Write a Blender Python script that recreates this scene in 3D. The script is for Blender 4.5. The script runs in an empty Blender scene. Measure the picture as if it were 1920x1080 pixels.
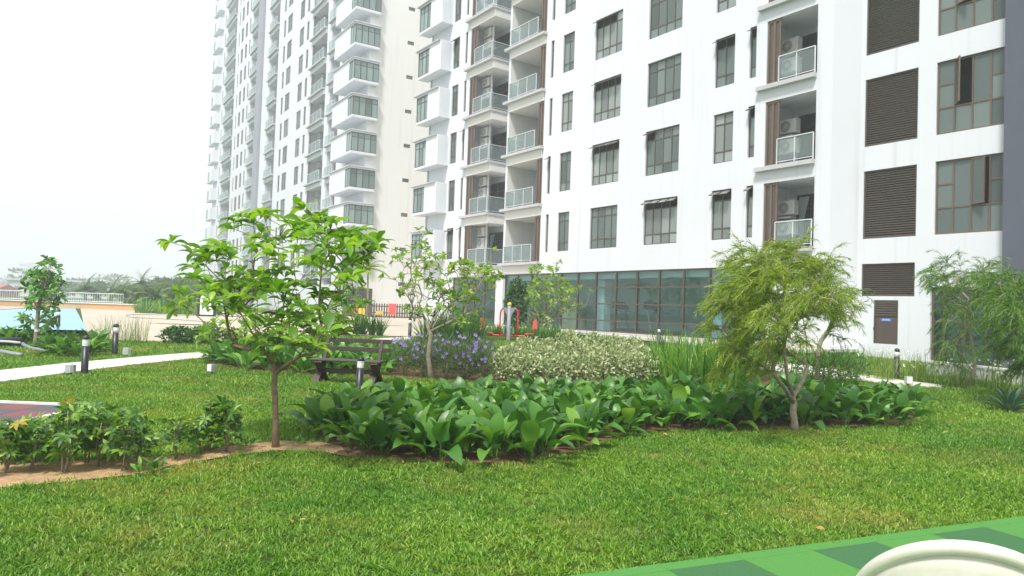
import bpy, math, random
import numpy as np
from mathutils import Vector, Matrix

sc = bpy.context.scene
col = sc.collection
rnd = random.Random(7)
nr = np.random.default_rng(11)

# ------------------------------------------------------------------ camera
EYE = 1.55
PITCH, ROLL, FPX = 0.029177, 0.03384, 1344.64      # focal length in pixels of a 1920 wide frame
_fw = Vector((0, math.cos(PITCH), math.sin(PITCH)))
_r0 = Vector((1, 0, 0)); _u0 = _r0.cross(_fw)
_rt = math.cos(ROLL) * _r0 + math.sin(ROLL) * _u0
_up = -math.sin(ROLL) * _r0 + math.cos(ROLL) * _u0
cam = bpy.data.objects.new('camera', bpy.data.cameras.new('camera'))
col.objects.link(cam)
M = Matrix.Identity(4)
for i in range(3):
    M[i][0], M[i][1], M[i][2] = _rt[i], _up[i], -_fw[i]
M[2][3] = EYE
cam.matrix_world = M
cam.data.sensor_width = 36
cam.data.lens = FPX / 1920 * 36
cam.data.clip_start = 0.05
cam.data.clip_end = 6000
sc.camera = cam

# ------------------------------------------------------------------ sky, sun, exposure
SUN_EL, SUN_AZ = math.radians(60), math.radians(-158)    # azimuth from +Y towards +X
world = bpy.data.worlds.new('World'); sc.world = world
world.use_nodes = True
wn, wl = world.node_tree.nodes, world.node_tree.links
bgn = wn['Background']
sky = wn.new('ShaderNodeTexSky'); sky.sky_type = 'NISHITA'; sky.sun_disc = False
sky.sun_elevation = SUN_EL; sky.sun_rotation = SUN_AZ
sky.air_density = 1.0; sky.dust_density = 6.0; sky.ozone_density = 1.0
wmix = wn.new('ShaderNodeMix'); wmix.data_type = 'RGBA'
wmix.inputs[0].default_value = 0.86                      # thin bright overcast over the hazy sky
wmix.inputs[7].default_value = (7.35, 7.6, 7.75, 1)
wl.new(sky.outputs[0], wmix.inputs[6]); wl.new(wmix.outputs[2], bgn.inputs[0])
bgn.inputs[1].default_value = 0.090
sun = bpy.data.objects.new('sun', bpy.data.lights.new('sun', 'SUN'))
col.objects.link(sun)
sun.data.energy = 2.9; sun.data.angle = math.radians(9); sun.data.color = (1, 0.96, 0.9)
_sd = Vector((math.sin(SUN_AZ) * math.cos(SUN_EL), math.cos(SUN_AZ) * math.cos(SUN_EL), math.sin(SUN_EL)))
sun.rotation_euler = (-_sd).to_track_quat('-Z', 'Y').to_euler()
sun.location = (0, 0, 80)
sc.view_settings.view_transform = 'Standard'
sc.view_settings.look = 'None'
sc.view_settings.exposure = 0.86
sc.view_settings.gamma = 1
sc.render.engine = 'CYCLES'
sc.cycles.max_bounces = 7; sc.cycles.diffuse_bounces = 3; sc.cycles.glossy_bounces = 3
sc.cycles.transparent_max_bounces = 10; sc.cycles.transmission_bounces = 4; sc.cycles.volume_bounces = 1
sc.cycles.caustics_reflective = False; sc.cycles.caustics_refractive = False
sc.cycles.use_denoising = True

# ------------------------------------------------------------------ where things stand
def tz(y):                                            # the garden climbs gently towards the houses
    return min(max(0.025 * (y - 12), 0.0), 0.45)
def ray(px, py):
    return _fw + _rt * ((px - 960) / FPX) - _up * ((py - 540) / FPX)
def at(px, py, Y):
    d = ray(px, py); return Vector((0, 0, EYE)) + d * (Y / d.y)
def gp(px, py, lift=0.0):                             # point of the ground seen at a spot of the photograph
    d = ray(px, py); t = 2.0
    while t < 400:
        if EYE + d.z * t < tz(d.y * t): break
        t += 0.02 + t * 0.001
    return Vector((d.x * t, d.y * t, tz(d.y * t) + lift))
def proj(P):
    v = Vector(P) - Vector((0, 0, EYE)); z = v.dot(_fw)
    return (960 + FPX * v.dot(_rt) / z, 540 - FPX * v.dot(_up) / z) if z > 0.01 else (-9999, -9999)

# ------------------------------------------------------------------ mesh helpers
class MB:
    def __init__(s): s.v, s.f, s.m = [], [], []
    def add(s, V, F, m=0):
        b = len(s.v); s.v += [tuple(p) for p in V]
        for q in F: s.f.append(tuple(b + i for i in q)); s.m.append(m)
        return s
    def quad(s, a, b, c, d, m=0): return s.add([a, b, c, d], [(0, 1, 2, 3)], m)
    def box(s, x0, x1, y0, y1, z0, z1, m=0, top=True, bot=True):
        V = [(x0, y0, z0), (x1, y0, z0), (x1, y1, z0), (x0, y1, z0), (x0, y0, z1), (x1, y0, z1), (x1, y1, z1), (x0, y1, z1)]
        F = [(0, 1, 5, 4), (1, 2, 6, 5), (2, 3, 7, 6), (3, 0, 4, 7)]
        if top: F.append((4, 5, 6, 7))
        if bot: F.append((3, 2, 1, 0))
        return s.add(V, F, m)
    def bar(s, p, q, w, t, up=(0, 0, 1), m=0):        # a rectangular bar from p to q
        p, q = Vector(p), Vector(q); d = (q - p).normalized(); up = Vector(up)
        x = d.cross(up)
        if x.length < 1e-4: x = d.cross(Vector((1, 0, 0)))
        x.normalize(); z = x.cross(d); x *= w / 2; z *= t / 2
        V = [p - x - z, p + x - z, p + x + z, p - x + z, q - x - z, q + x - z, q + x + z, q - x + z]
        return s.add(V, [(0, 1, 2, 3)[::-1], (4, 5, 6, 7), (0, 1, 5, 4), (1, 2, 6, 5), (2, 3, 7, 6), (3, 0, 4, 7)], m)
    def tube(s, P, R, n=6, cap=True, m=0):
        P = [Vector(p) for p in P]; k = len(P)
        if not hasattr(R, '__len__'): R = [R] * k
        V = []; ref = None
        for i in range(k):
            d = (P[min(i + 1, k - 1)] - P[max(i - 1, 0)]).normalized()
            if ref is None:
                ref = d.cross(Vector((0.31, 0.95, 0.05)));
                if ref.length < 1e-3: ref = d.cross(Vector((1, 0, 0)))
            ref = (ref - d * ref.dot(d)).normalized(); b = d.cross(ref)
            for j in range(n):
                a = 2 * math.pi * j / n
                V.append(P[i] + (ref * math.cos(a) + b * math.sin(a)) * R[i])
        F = [(i * n + j, i * n + (j + 1) % n, (i + 1) * n + (j + 1) % n, (i + 1) * n + j) for i in range(k - 1) for j in range(n)]
        if cap: F += [tuple(range(n))[::-1], tuple((k - 1) * n + j for j in range(n))]
        return s.add(V, F, m)
    def lathe(s, prof, n=20, c=(0, 0, 0), m=0):
        V = [(c[0] + r * math.cos(2 * math.pi * j / n), c[1] + r * math.sin(2 * math.pi * j / n), c[2] + z) for r, z in prof for j in range(n)]
        F = [(i * n + j, i * n + (j + 1) % n, (i + 1) * n + (j + 1) % n, (i + 1) * n + j) for i in range(len(prof) - 1) for j in range(n)]
        F += [tuple(range(n))[::-1], tuple((len(prof) - 1) * n + j for j in range(n))]
        return s.add(V, F, m)
    def mesh(s, name, mats, smooth=False):
        me = bpy.data.meshes.new(name); me.from_pydata(s.v, [], s.f)
        for mt in (mats if isinstance(mats, (list, tuple)) else [mats]): me.materials.append(mt)
        if any(s.m): me.polygons.foreach_set('material_index', s.m)
        if smooth: me.polygons.foreach_set('use_smooth', [True] * len(s.f))
        me.update(); return me
    def build(s, name, mats, parent=None, loc=None, rz=0, smooth=False):
        return obj(name, s.mesh(name, mats, smooth), parent, loc, rz)

def obj(name, data, parent=None, loc=None, rz=0):
    o = bpy.data.objects.new(name, data); col.objects.link(o)
    if parent is not None: o.parent = parent
    if loc is not None: o.location = loc
    if rz: o.rotation_euler = (0, 0, rz)
    return o
def tag(o, label=None, cat=None, group=None, kind=None):
    if label: o['label'] = label
    if cat: o['category'] = cat
    if group: o['group'] = group
    if kind: o['kind'] = kind
    return o
def thing(name, label, cat, loc=(0, 0, 0), rz=0, group=None):
    o = obj(name, None, None, loc, rz); o.empty_display_size = 0.2
    return tag(o, label, cat, group)
def np_mesh(name, V, F, mats, smooth=False):          # V (n,3), F (m,4) or (m,3)
    me = bpy.data.meshes.new(name); k = F.shape[1]
    me.vertices.add(len(V)); me.vertices.foreach_set('co', np.ascontiguousarray(V, dtype=np.float32).ravel())
    me.loops.add(F.size); me.loops.foreach_set('vertex_index', np.ascontiguousarray(F, dtype=np.int32).ravel())
    me.polygons.add(len(F)); me.polygons.foreach_set('loop_start', np.arange(0, F.size, k, dtype=np.int32))
    if smooth: me.polygons.foreach_set('use_smooth', np.ones(len(F), dtype=bool))
    for mt in (mats if isinstance(mats, (list, tuple)) else [mats]): me.materials.append(mt)
    me.update(calc_edges=True); me.validate(); return me

# leaf shapes: stations along y, a fold along the midrib, a bend downwards
def leaf_shape(L=1.0, W=0.4, n=4, peak=0.6, fold=0.25, bend=0.25, stalk=0.0, tip=1.0, wave=0.0):
    V, F = [], []
    for i in range(n + 1):
        t = i / n
        a = (t / peak) if t < peak else 1 - ((t - peak) / (1 - peak))
        w = W / 2 * max(math.sin(a * math.pi / 2), 0.0) ** (0.85 if t < peak else 0.7 * tip)
        if i == 0: w = W * 0.03
        if i == n: w = W * 0.02
        y = stalk + (L - stalk) * t; z = -bend * (t ** 2) * L + 0.12 * L * math.sin(t * 2.2)
        zz = wave * math.sin(i * 2.1)
        V += [(-w, y, z + w * fold * 2 + zz), (0, y, z), (w, y, z + w * fold * 2 - zz)]
    for i in range(n):
        b = i * 3; F += [(b, b + 1, b + 4, b + 3), (b + 1, b + 2, b + 5, b + 4)]
    if stalk > 0:
        b = len(V); r = 0.012 * L
        V += [(-r, 0, 0), (r, 0, 0), (r, stalk, 0), (-r, stalk, 0)]; F.append((b, b + 1, b + 2, b + 3))
    return np.array(V), np.array(F)
BLADE = (np.array([(-.5, 0, 0), (.5, 0, 0), (.36, .6, .03), (-.36, .6, .03), (0.05, 1, -.02), (-.05, 1, -.02)], float), np.array([(0, 1, 2, 3), (3, 2, 4, 5)]))
NEEDLE = (np.array([(-.5, 0, 0), (.5, 0, 0), (.3, 1, 0), (-.3, 1, 0)], float), np.array([(0, 1, 2, 3)]))
DIAMOND = (np.array([(0, 0, 0), (.5, .45, .1), (0, 1, -.06), (-.5, .45, .1)], float), np.array([(0, 1, 2, 3)]))
OVAL = (np.array([(0, 0, 0), (.42, .3, .1), (.45, .65, .08), (0, 1, -.08), (-.45, .65, .08), (-.42, .3, .1), (0, .5, 0)], float),
        np.array([(0, 1, 2, 6), (6, 2, 3, 4), (6, 4, 5, 0)]))
def bases(D, N):                                      # columns x, y(=leaf direction), z for many leaves
    D = D / np.linalg.norm(D, axis=1, keepdims=True)
    X = np.cross(D, N); l = np.linalg.norm(X, axis=1, keepdims=True)
    X = np.where(l < 1e-4, np.array([[1.0, 0, 0]]), X / np.maximum(l, 1e-6))
    return X, D, np.cross(X, D)
def spread_leaves(tmpl, P, D, N, L, W):               # many copies of a leaf shape as arrays V, F
    tv, tf = tmpl; X, Y, Z = bases(D, N)
    L = np.asarray(L, float).reshape(-1, 1, 1) * np.ones((len(P), 1, 1)); W = np.asarray(W, float).reshape(-1, 1, 1) * np.ones((len(P), 1, 1))
    V = P[:, None, :] + X[:, None, :] * tv[None, :, 0:1] * W + Y[:, None, :] * tv[None, :, 1:2] * L + Z[:, None, :] * tv[None, :, 2:3] * L
    F = tf[None] + (np.arange(len(P)) * len(tv))[:, None, None]
    return V.reshape(-1, 3), F.reshape(-1, tf.shape[1])
def unit(n, up=0.0):
    a = nr.normal(size=(n, 3)); a[:, 2] += up
    return a / np.linalg.norm(a, axis=1, keepdims=True)

# ------------------------------------------------------------------ materials
def nmat(name):
    m = bpy.data.materials.new(name); m.use_nodes = True
    return m, m.node_tree.nodes, m.node_tree.links, m.node_tree.nodes['Principled BSDF']
def noise_ramp(N, L, stops, scale, detail=4, coord='Object', rough=0.6, dist=0.0):
    tc = N.new('ShaderNodeTexCoord'); n = N.new('ShaderNodeTexNoise'); n.inputs['Scale'].default_value = scale
    n.inputs['Detail'].default_value = detail; n.inputs['Roughness'].default_value = rough; n.inputs['Distortion'].default_value = dist
    if coord == 'World':
        g = N.new('ShaderNodeNewGeometry'); L.new(g.outputs['Position'], n.inputs['Vector'])
    else: L.new(tc.outputs[coord], n.inputs['Vector'])
    r = N.new('ShaderNodeValToRGB'); e = r.color_ramp.elements
    while len(e) < len(stops): e.new(0.5)
    for i, (p, c) in enumerate(stops): e[i].position = p; e[i].color = (*c, 1)
    L.new(n.outputs['Fac'], r.inputs[0]); return n, r
def plain(name, c, rough=0.6, metal=0.0, spec=0.5, var=0.12, scale=6.0, bump=0.0, bscale=80.0, coord='World'):
    m, N, L, b = nmat(name)
    lo = tuple(x * (1 - var) for x in c); hi = tuple(min(x * (1 + var * 0.6), 1) for x in c)
    n, r = noise_ramp(N, L, [(0.3, lo), (0.7, hi)], scale, coord=coord)
    L.new(r.outputs[0], b.inputs['Base Color'])
    b.inputs['Roughness'].default_value = rough; b.inputs['Metallic'].default_value = metal
    b.inputs['Specular IOR Level'].default_value = spec
    if bump:
        n2 = N.new('ShaderNodeTexNoise'); n2.inputs['Scale'].default_value = bscale; n2.inputs['Detail'].default_value = 5
        g = N.new('ShaderNodeNewGeometry'); L.new(g.outputs['Position'], n2.inputs['Vector'])
        bp = N.new('ShaderNodeBump'); bp.inputs['Strength'].default_value = bump; bp.inputs['Distance'].default_value = 0.02
        L.new(n2.outputs['Fac'], bp.inputs['Height']); L.new(bp.outputs[0], b.inputs['Normal'])
    return m
def leafmat(name, stops, rough=0.45, transl=0.3, nscale=1.5, spec=0.4, tcol=(1.0, 1.0, 0.35)):
    m, N, L, b = nmat(name)
    g = N.new('ShaderNodeNewGeometry'); oi = N.new('ShaderNodeObjectInfo')
    ad = N.new('ShaderNodeMath'); ad.operation = 'ADD'; L.new(g.outputs['Random Per Island'], ad.inputs[0]); L.new(oi.outputs['Random'], ad.inputs[1])
    fr = N.new('ShaderNodeMath'); fr.operation = 'FRACT'; L.new(ad.outputs[0], fr.inputs[0])
    n = N.new('ShaderNodeTexNoise'); n.inputs['Scale'].default_value = nscale; n.inputs['Detail'].default_value = 3; L.new(g.outputs['Position'], n.inputs['Vector'])
    mx = N.new('ShaderNodeMath'); mx.operation = 'MULTIPLY_ADD'; L.new(fr.outputs[0], mx.inputs[0]); mx.inputs[1].default_value = 0.6
    m2 = N.new('ShaderNodeMath'); m2.operation = 'MULTIPLY'; L.new(n.outputs['Fac'], m2.inputs[0]); m2.inputs[1].default_value = 0.4; L.new(m2.outputs[0], mx.inputs[2])
    r = N.new('ShaderNodeValToRGB'); e = r.color_ramp.elements
    while len(e) < len(stops): e.new(0.5)
    for i, (p, c) in enumerate(stops): e[i].position = p; e[i].color = (*c, 1)
    L.new(mx.outputs[0], r.inputs[0]); L.new(r.outputs[0], b.inputs['Base Color'])
    b.inputs['Roughness'].default_value = rough; b.inputs['Specular IOR Level'].default_value = spec
    tr = N.new('ShaderNodeBsdfTranslucent'); tm = N.new('ShaderNodeMix'); tm.data_type = 'RGBA'; tm.blend_type = 'MULTIPLY'; tm.inputs[0].default_value = 1
    tm.inputs[7].default_value = (*[min(x * 1.6, 1.6) for x in tcol], 1); L.new(r.outputs[0], tm.inputs[6]); L.new(tm.outputs[2], tr.inputs[0])
    ms = N.new('ShaderNodeMixShader'); ms.inputs[0].default_value = transl
    L.new(b.outputs[0], ms.inputs[1]); L.new(tr.outputs[0], ms.inputs[2]); L.new(ms.outputs[0], N['Material Output'].inputs[0])
    return m
def glassmat(name, tint, refl=(0.9, 0.95, 0.95), ior=1.5, clear=1.0, body=(0.1, 0.15, 0.15), rough=0.01, vary=0.0):
    """sheet glass: mirror by Fresnel over (clear: tinted see-through, 1-clear: a dark body)"""
    m, N, L, b = nmat(name); N.remove(b)
    fz = N.new('ShaderNodeFresnel'); fz.inputs[0].default_value = ior
    gl = N.new('ShaderNodeBsdfGlossy'); gl.inputs[0].default_value = (*refl, 1); gl.inputs['Roughness'].default_value = rough
    tp = N.new('ShaderNodeBsdfTransparent'); tp.inputs[0].default_value = (*tint, 1)
    df = N.new('ShaderNodeBsdfDiffuse'); df.inputs[0].default_value = (*body, 1)
    if vary:                                           # blinds and curtains behind differ from pane to pane
        oi = N.new('ShaderNodeObjectInfo'); mr = N.new('ShaderNodeMapRange'); mr.inputs[3].default_value = 1 - vary; mr.inputs[4].default_value = 1 + vary * .8; L.new(oi.outputs['Random'], mr.inputs[0])
        vm = N.new('ShaderNodeVectorMath'); vm.operation = 'SCALE'; vm.inputs[0].default_value = body; L.new(mr.outputs[0], vm.inputs['Scale']); L.new(vm.outputs[0], df.inputs[0])
    a = N.new('ShaderNodeMixShader'); a.inputs[0].default_value = 1 - clear; L.new(tp.outputs[0], a.inputs[1]); L.new(df.outputs[0], a.inputs[2])
    c = N.new('ShaderNodeMixShader'); bf = N.new('ShaderNodeNewGeometry'); inv = N.new('ShaderNodeMath'); inv.operation = 'SUBTRACT'; inv.inputs[0].default_value = 1; L.new(bf.outputs['Backfacing'], inv.inputs[1])
    fm_ = N.new('ShaderNodeMath'); fm_.operation = 'MULTIPLY'; L.new(fz.outputs[0], fm_.inputs[0]); L.new(inv.outputs[0], fm_.inputs[1]); L.new(fm_.outputs[0], c.inputs[0]); L.new(a.outputs[0], c.inputs[1]); L.new(gl.outputs[0], c.inputs[2])
    L.new(c.outputs[0], N['Material Output'].inputs[0]); return m

def plaster(name, c, var=0.04, streak=0.16):
    m, N, L, b = nmat(name)
    n, r = noise_ramp(N, L, [(0.25, tuple(x * (1 - var) for x in c)), (0.75, c)], 0.5, coord='World', detail=6)
    g0 = N.new('ShaderNodeNewGeometry'); mp = N.new('ShaderNodeMapping'); mp.inputs['Scale'].default_value = (3.2, 3.2, 0.10); L.new(g0.outputs['Position'], mp.inputs[0])
    ns = N.new('ShaderNodeTexNoise'); ns.inputs['Scale'].default_value = 1.0; ns.inputs['Detail'].default_value = 6; ns.inputs['Roughness'].default_value = .65; L.new(mp.outputs[0], ns.inputs['Vector'])
    rs = N.new('ShaderNodeValToRGB'); e_ = rs.color_ramp.elements; e_[0].position = .56; e_[0].color = (1, 1, 1, 1); e_[1].position = .80; e_[1].color = (1 - streak, 1 - streak * 1.05, 1 - streak * 1.15, 1); L.new(ns.outputs['Fac'], rs.inputs[0])
    ml = N.new('ShaderNodeMix'); ml.data_type = 'RGBA'; ml.blend_type = 'MULTIPLY'; ml.inputs[0].default_value = 1; L.new(r.outputs[0], ml.inputs[6]); L.new(rs.outputs[0], ml.inputs[7])
    L.new(ml.outputs[2], b.inputs['Base Color']); b.inputs['Roughness'].default_value = 0.85; b.inputs['Specular IOR Level'].default_value = 0.25
    n2 = N.new('ShaderNodeTexNoise'); n2.inputs['Scale'].default_value = 14; n2.inputs['Detail'].default_value = 6
    g = N.new('ShaderNodeNewGeometry'); L.new(g.outputs['Position'], n2.inputs['Vector'])
    bp = N.new('ShaderNodeBump'); bp.inputs['Strength'].default_value = 0.12; bp.inputs['Distance'].default_value = 0.01
    L.new(n2.outputs['Fac'], bp.inputs['Height']); L.new(bp.outputs[0], b.inputs['Normal'])
    return m
W_WALL = plaster('white_plaster', (0.70, 0.73, 0.78))
W_CREAM = plaster('cream_plaster', (0.76, 0.75, 0.725))
W_DARK = plaster('slate_plaster', (0.115, 0.125, 0.165), 0.12)
W_GREY = plaster('grey_slab', (0.52, 0.53, 0.55), 0.1)
W_ROOM = plaster('room_wall', (0.36, 0.40, 0.40), 0.1)
W_TAN = plaster('tan_render', (0.62, 0.50, 0.36), 0.1)
W_ORANGE = plaster('orange_render', (0.62, 0.36, 0.17), 0.1)
BROWN = plain('bronze_aluminium', (0.09, 0.068, 0.055), 0.45, 0.0, 0.5)
BROWN2 = plain('bronze_frame', (0.16, 0.11, 0.08), 0.4, 0.2, 0.5)
LOUV = plain('louvre_bronze', (0.085, 0.068, 0.058), 0.5)
DOORM = plain('door_brown', (0.085, 0.062, 0.055), 0.45)
STEEL = plain('white_steel', (0.72, 0.74, 0.75), 0.3, 0.3)
ACM = plain('ac_casing', (0.62, 0.62, 0.6), 0.5)
ACD = plain('ac_grille', (0.16, 0.17, 0.17), 0.6)
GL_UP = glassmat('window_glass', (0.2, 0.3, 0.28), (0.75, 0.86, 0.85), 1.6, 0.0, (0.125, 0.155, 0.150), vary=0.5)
GL_BAY = glassmat('bay_glass', (0.2, 0.3, 0.28), (0.75, 0.9, 0.88), 1.6, 0.0, (0.20, 0.27, 0.26), vary=0.4)
GL_SHOP = glassmat('shop_glass', (0.76, 0.88, 0.865), (0.70, 0.86, 0.84), 1.75, 0.96, (0.1, 0.2, 0.19))
GL_RAIL = glassmat('rail_glass', (0.82, 0.88, 0.88), (0.9, 0.95, 0.95), 1.5, 0.82, (0.50, 0.57, 0.57))
GL_DOOR = glassmat('door_glass', (0.2, 0.3, 0.28), (0.6, 0.7, 0.7), 1.5, 0.0, (0.035, 0.042, 0.045))
GL_CURT = glassmat('curtained_glass', (0.2, 0.3, 0.28), (0.75, 0.86, 0.85), 1.6, 0.0, (0.24, 0.27, 0.26), vary=0.35)
CURT = plain('curtain', (0.45, 0.52, 0.52), 0.9)
PATHM = plain('path_concrete', (0.58, 0.555, 0.51), 0.85, var=0.1, scale=3, bump=0.15)
DECKM = plain('deck_paving', (0.46, 0.40, 0.325), 0.85, var=0.1, scale=0.6, bump=0.1)
SOIL = plain('sandy_soil', (0.42, 0.27, 0.14), 0.95, var=0.35, scale=9, bump=0.9, bscale=45)
SOILD = plain('dark_soil', (0.16, 0.085, 0.045), 0.95, var=0.4, scale=9, bump=0.9, bscale=45)
RUB_L = plain('rubber_light_green', (0.075, 0.27, 0.045), 0.85, var=0.42, scale=210, bump=0.5, bscale=300)
RUB_D = plain('rubber_dark_green', (0.042, 0.155, 0.050), 0.85, var=0.5, scale=210, bump=0.5, bscale=300)
RUB_R = plain('rubber_red', (0.19, 0.075, 0.08), 0.9, var=0.2, scale=60, bump=0.4, bscale=200)
RUB_K = plain('rubber_slate', (0.085, 0.09, 0.105), 0.9, var=0.2, scale=60, bump=0.4, bscale=200)
KERB = plain('white_kerb', (0.7, 0.7, 0.68), 0.8, var=0.12, scale=8)
BLACK = plain('black_paint', (0.012, 0.013, 0.017), 0.38, 0.0, 0.5, var=0.25, scale=12)
LENS = plain('frosted_lens', (0.85, 0.86, 0.86), 0.3, var=0.05)
GREYB = plain('grey_plastic', (0.46, 0.49, 0.50), 0.5, var=0.12, scale=14)
PIPE = plain('grey_pipe', (0.22, 0.25, 0.28), 0.45)
FOAM = plain('black_foam', (0.035, 0.035, 0.045), 0.7)
WOOD = plain('stained_wood', (0.05, 0.026, 0.02), 0.55, var=0.3, scale=20)
WOODT = plain('worn_wood', (0.06, 0.045, 0.039), 0.6, var=0.3, scale=20)
RED = plain('red_paint', (0.62, 0.04, 0.025), 0.4)
REDP = plain('red_plastic', (0.68, 0.09, 0.075), 0.5)
YEL = plain('yellow_plastic', (0.75, 0.55, 0.02), 0.5)
GPOST = plain('grey_paint', (0.25, 0.27, 0.31), 0.45)
FENCE = plain('fence_brown', (0.10, 0.06, 0.05), 0.6)
CHAIR = plain('cream_plastic', (0.66, 0.62, 0.55), 0.42, var=0.10, scale=9, coord='World')
CHAIRW = plain('white_plastic', (0.86, 0.85, 0.82), 0.42, var=0.05)
BARK = plain('brown_bark', (0.27, 0.19, 0.12), 0.9, var=0.35, scale=18, bump=0.8, bscale=60)
BARKG = plain('grey_bark', (0.34, 0.29, 0.22), 0.9, var=0.35, scale=18, bump=0.8, bscale=60)
TWIG = plain('twig', (0.20, 0.15, 0.08), 0.9, var=0.3, scale=20)
SIGNB = plain('sign_blue', (0.02, 0.15, 0.55), 0.4)
SIGNW = plain('sign_white', (0.85, 0.87, 0.9), 0.5)
FARB = plain('far_render', (0.55, 0.55, 0.56), 0.8)
ROOFR = plain('red_roof', (0.36, 0.12, 0.08), 0.8)
# ================================================================== the setting
def sheet(name, front, back, lift, mat, nu=6, nv=8, parent=None, kind='structure', thick=0.0):
    """a sheet between two edge lines (same number of points) that follows the slope of the garden"""
    def fine(E):
        out = []
        for i in range(len(E) - 1):
            for j in range(nu): out.append(Vector(E[i]).lerp(Vector(E[i + 1]), j / nu))
        return out + [Vector(E[-1])]
    A, B = fine([(p[0], p[1]) for p in front]), fine([(p[0], p[1]) for p in back])
    V, F = [], []; n = len(A)
    for j in range(nv + 1):
        for i in range(n):
            q = A[i].lerp(B[i], j / nv); V.append((q.x, q.y, tz(q.y) + lift))
    for j in range(nv):
        for i in range(n - 1): F.append((j * n + i, j * n + i + 1, (j + 1) * n + i + 1, (j + 1) * n + i))
    mb = MB().add(V, F)
    if thick:
        for E in (V[:n], V[-n:]):
            for i in range(n - 1):
                a, b = E[i], E[i + 1]; mb.quad(a, b, (b[0], b[1], b[2] - thick), (a[0], a[1], a[2] - thick))
    o = mb.build(name, mat, parent)
    if parent is None: tag(o, kind=kind)
    return o, A, B
def poly_of(A, B): return np.array([(p.x, p.y) for p in A] + [(p.x, p.y) for p in B[::-1]])
def inside(P, poly):
    x, y = P[:, 0], P[:, 1]; r = np.zeros(len(P), bool); n = len(poly); j = n - 1
    for i in range(n):
        xi, yi = poly[i]; xj, yj = poly[j]
        c = ((yi > y) != (yj > y)) & (x < (xj - xi) * (y - yi) / (yj - yi + 1e-12) + xi)
        r ^= c; j = i
    return r
NOGRASS = []; RAGGED = []

def lawn_mat(name, k=1.0):
    m, N, L, b = nmat(name)
    n1, r1 = noise_ramp(N, L, [(0.30, (0.035 * k, 0.075 * k, 0.010 * k)), (0.55, (0.06 * k, 0.115 * k, 0.014 * k)), (0.8, (0.12 * k, 0.13 * k, 0.03 * k))], 1.1, detail=5, coord='World')
    n2, r2 = noise_ramp(N, L, [(0.35, (0.4, 0.4, 0.4)), (0.65, (1.15, 1.15, 1.1))], 60, detail=3, coord='World')
    mx = N.new('ShaderNodeMix'); mx.data_type = 'RGBA'; mx.blend_type = 'MULTIPLY'; mx.inputs[0].default_value = 1
    L.new(r1.outputs[0], mx.inputs[6]); L.new(r2.outputs[0], mx.inputs[7]); L.new(mx.outputs[2], b.inputs['Base Color'])
    b.inputs['Roughness'].default_value = 0.95; b.inputs['Specular IOR Level'].default_value = 0.1
    bp = N.new('ShaderNodeBump'); bp.inputs['Strength'].default_value = 0.8; bp.inputs['Distance'].default_value = 0.03
    L.new(n2.outputs['Fac'], bp.inputs['Height']); L.new(bp.outputs[0], b.inputs['Normal']); return m
LAWN = lawn_mat('lawn_ground', 1.05)
ys = [-300, -20, 0, 6, 12] + [12 + i for i in range(1, 19)] + [45, 80, 200, 600, 3500]
mb = MB()
for a, b in zip(ys[:-1], ys[1:]):
    mb.quad((-3500, a, tz(a)), (3500, a, tz(a)), (3500, b, tz(b)), (-3500, b, tz(b)))
tag(mb.build('ground', LAWN), kind='structure')

# cream paved deck between the lawn and the tower
fr = [Vector((-12.85, 21.7, .3)), gp(240, 641), gp(300, 642), gp(390, 640), gp(480, 634), gp(560, 630), gp(640, 627), gp(720, 631), gp(790, 631)]
bk = [(-34.2, 57), (-29, 60), (-25, 62), (-20, 64), (-14, 66), (-8, 68), (-2, 70), (2, 70), (6, 66)]
_, A, B = sheet('deck', fr, bk, 0.012, DECKM, 4, 16); NOGRASS.append(poly_of(A, B))
# swimming pool
POOLM, N_, L_, b_ = nmat('pool_water')
n_, r_ = noise_ramp(N_, L_, [(0.3, (0.13, 0.40, 0.58)), (0.7, (0.20, 0.50, 0.66))], 1.2, coord='World')
L_.new(r_.outputs[0], b_.inputs['Base Color']); b_.inputs['Roughness'].default_value = 0.2; b_.inputs['Specular IOR Level'].default_value = 0.2
bw = N_.new('ShaderNodeBump'); bw.inputs['Strength'].default_value = 0.25; bw.inputs['Distance'].default_value = 0.03
nw_ = N_.new('ShaderNodeTexNoise'); nw_.inputs['Scale'].default_value = 2.2; g_ = N_.new('ShaderNodeNewGeometry'); L_.new(g_.outputs['Position'], nw_.inputs['Vector'])
L_.new(nw_.outputs['Fac'], bw.inputs['Height']); L_.new(bw.outputs[0], b_.inputs['Normal'])
tag(MB().add([(-12.9, 21.9, 0.462), (-34.0, 56, 0.462), (-35.6, 54.5, 0.462), (-20, 19.6, 0.462)], [(0, 1, 2, 3)]).build('pool_water', POOLM), kind='structure')
NOGRASS.append(np.array([(-12.9, 21.9), (-34, 56), (-42, 56), (-30, 19)]))
pd = MB().add([(-20.2, 19.3, 0.47), (-35.7, 54.3, 0.47), (-70, 58, 0.47), (-46, 19.3, 0.47)], [(0, 1, 2, 3)])
tag(pd.build('pool_terrace', plain('pool_terrace', (0.40, 0.35, 0.30), 0.9, var=0.12, scale=0.7)), kind='structure')

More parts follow.
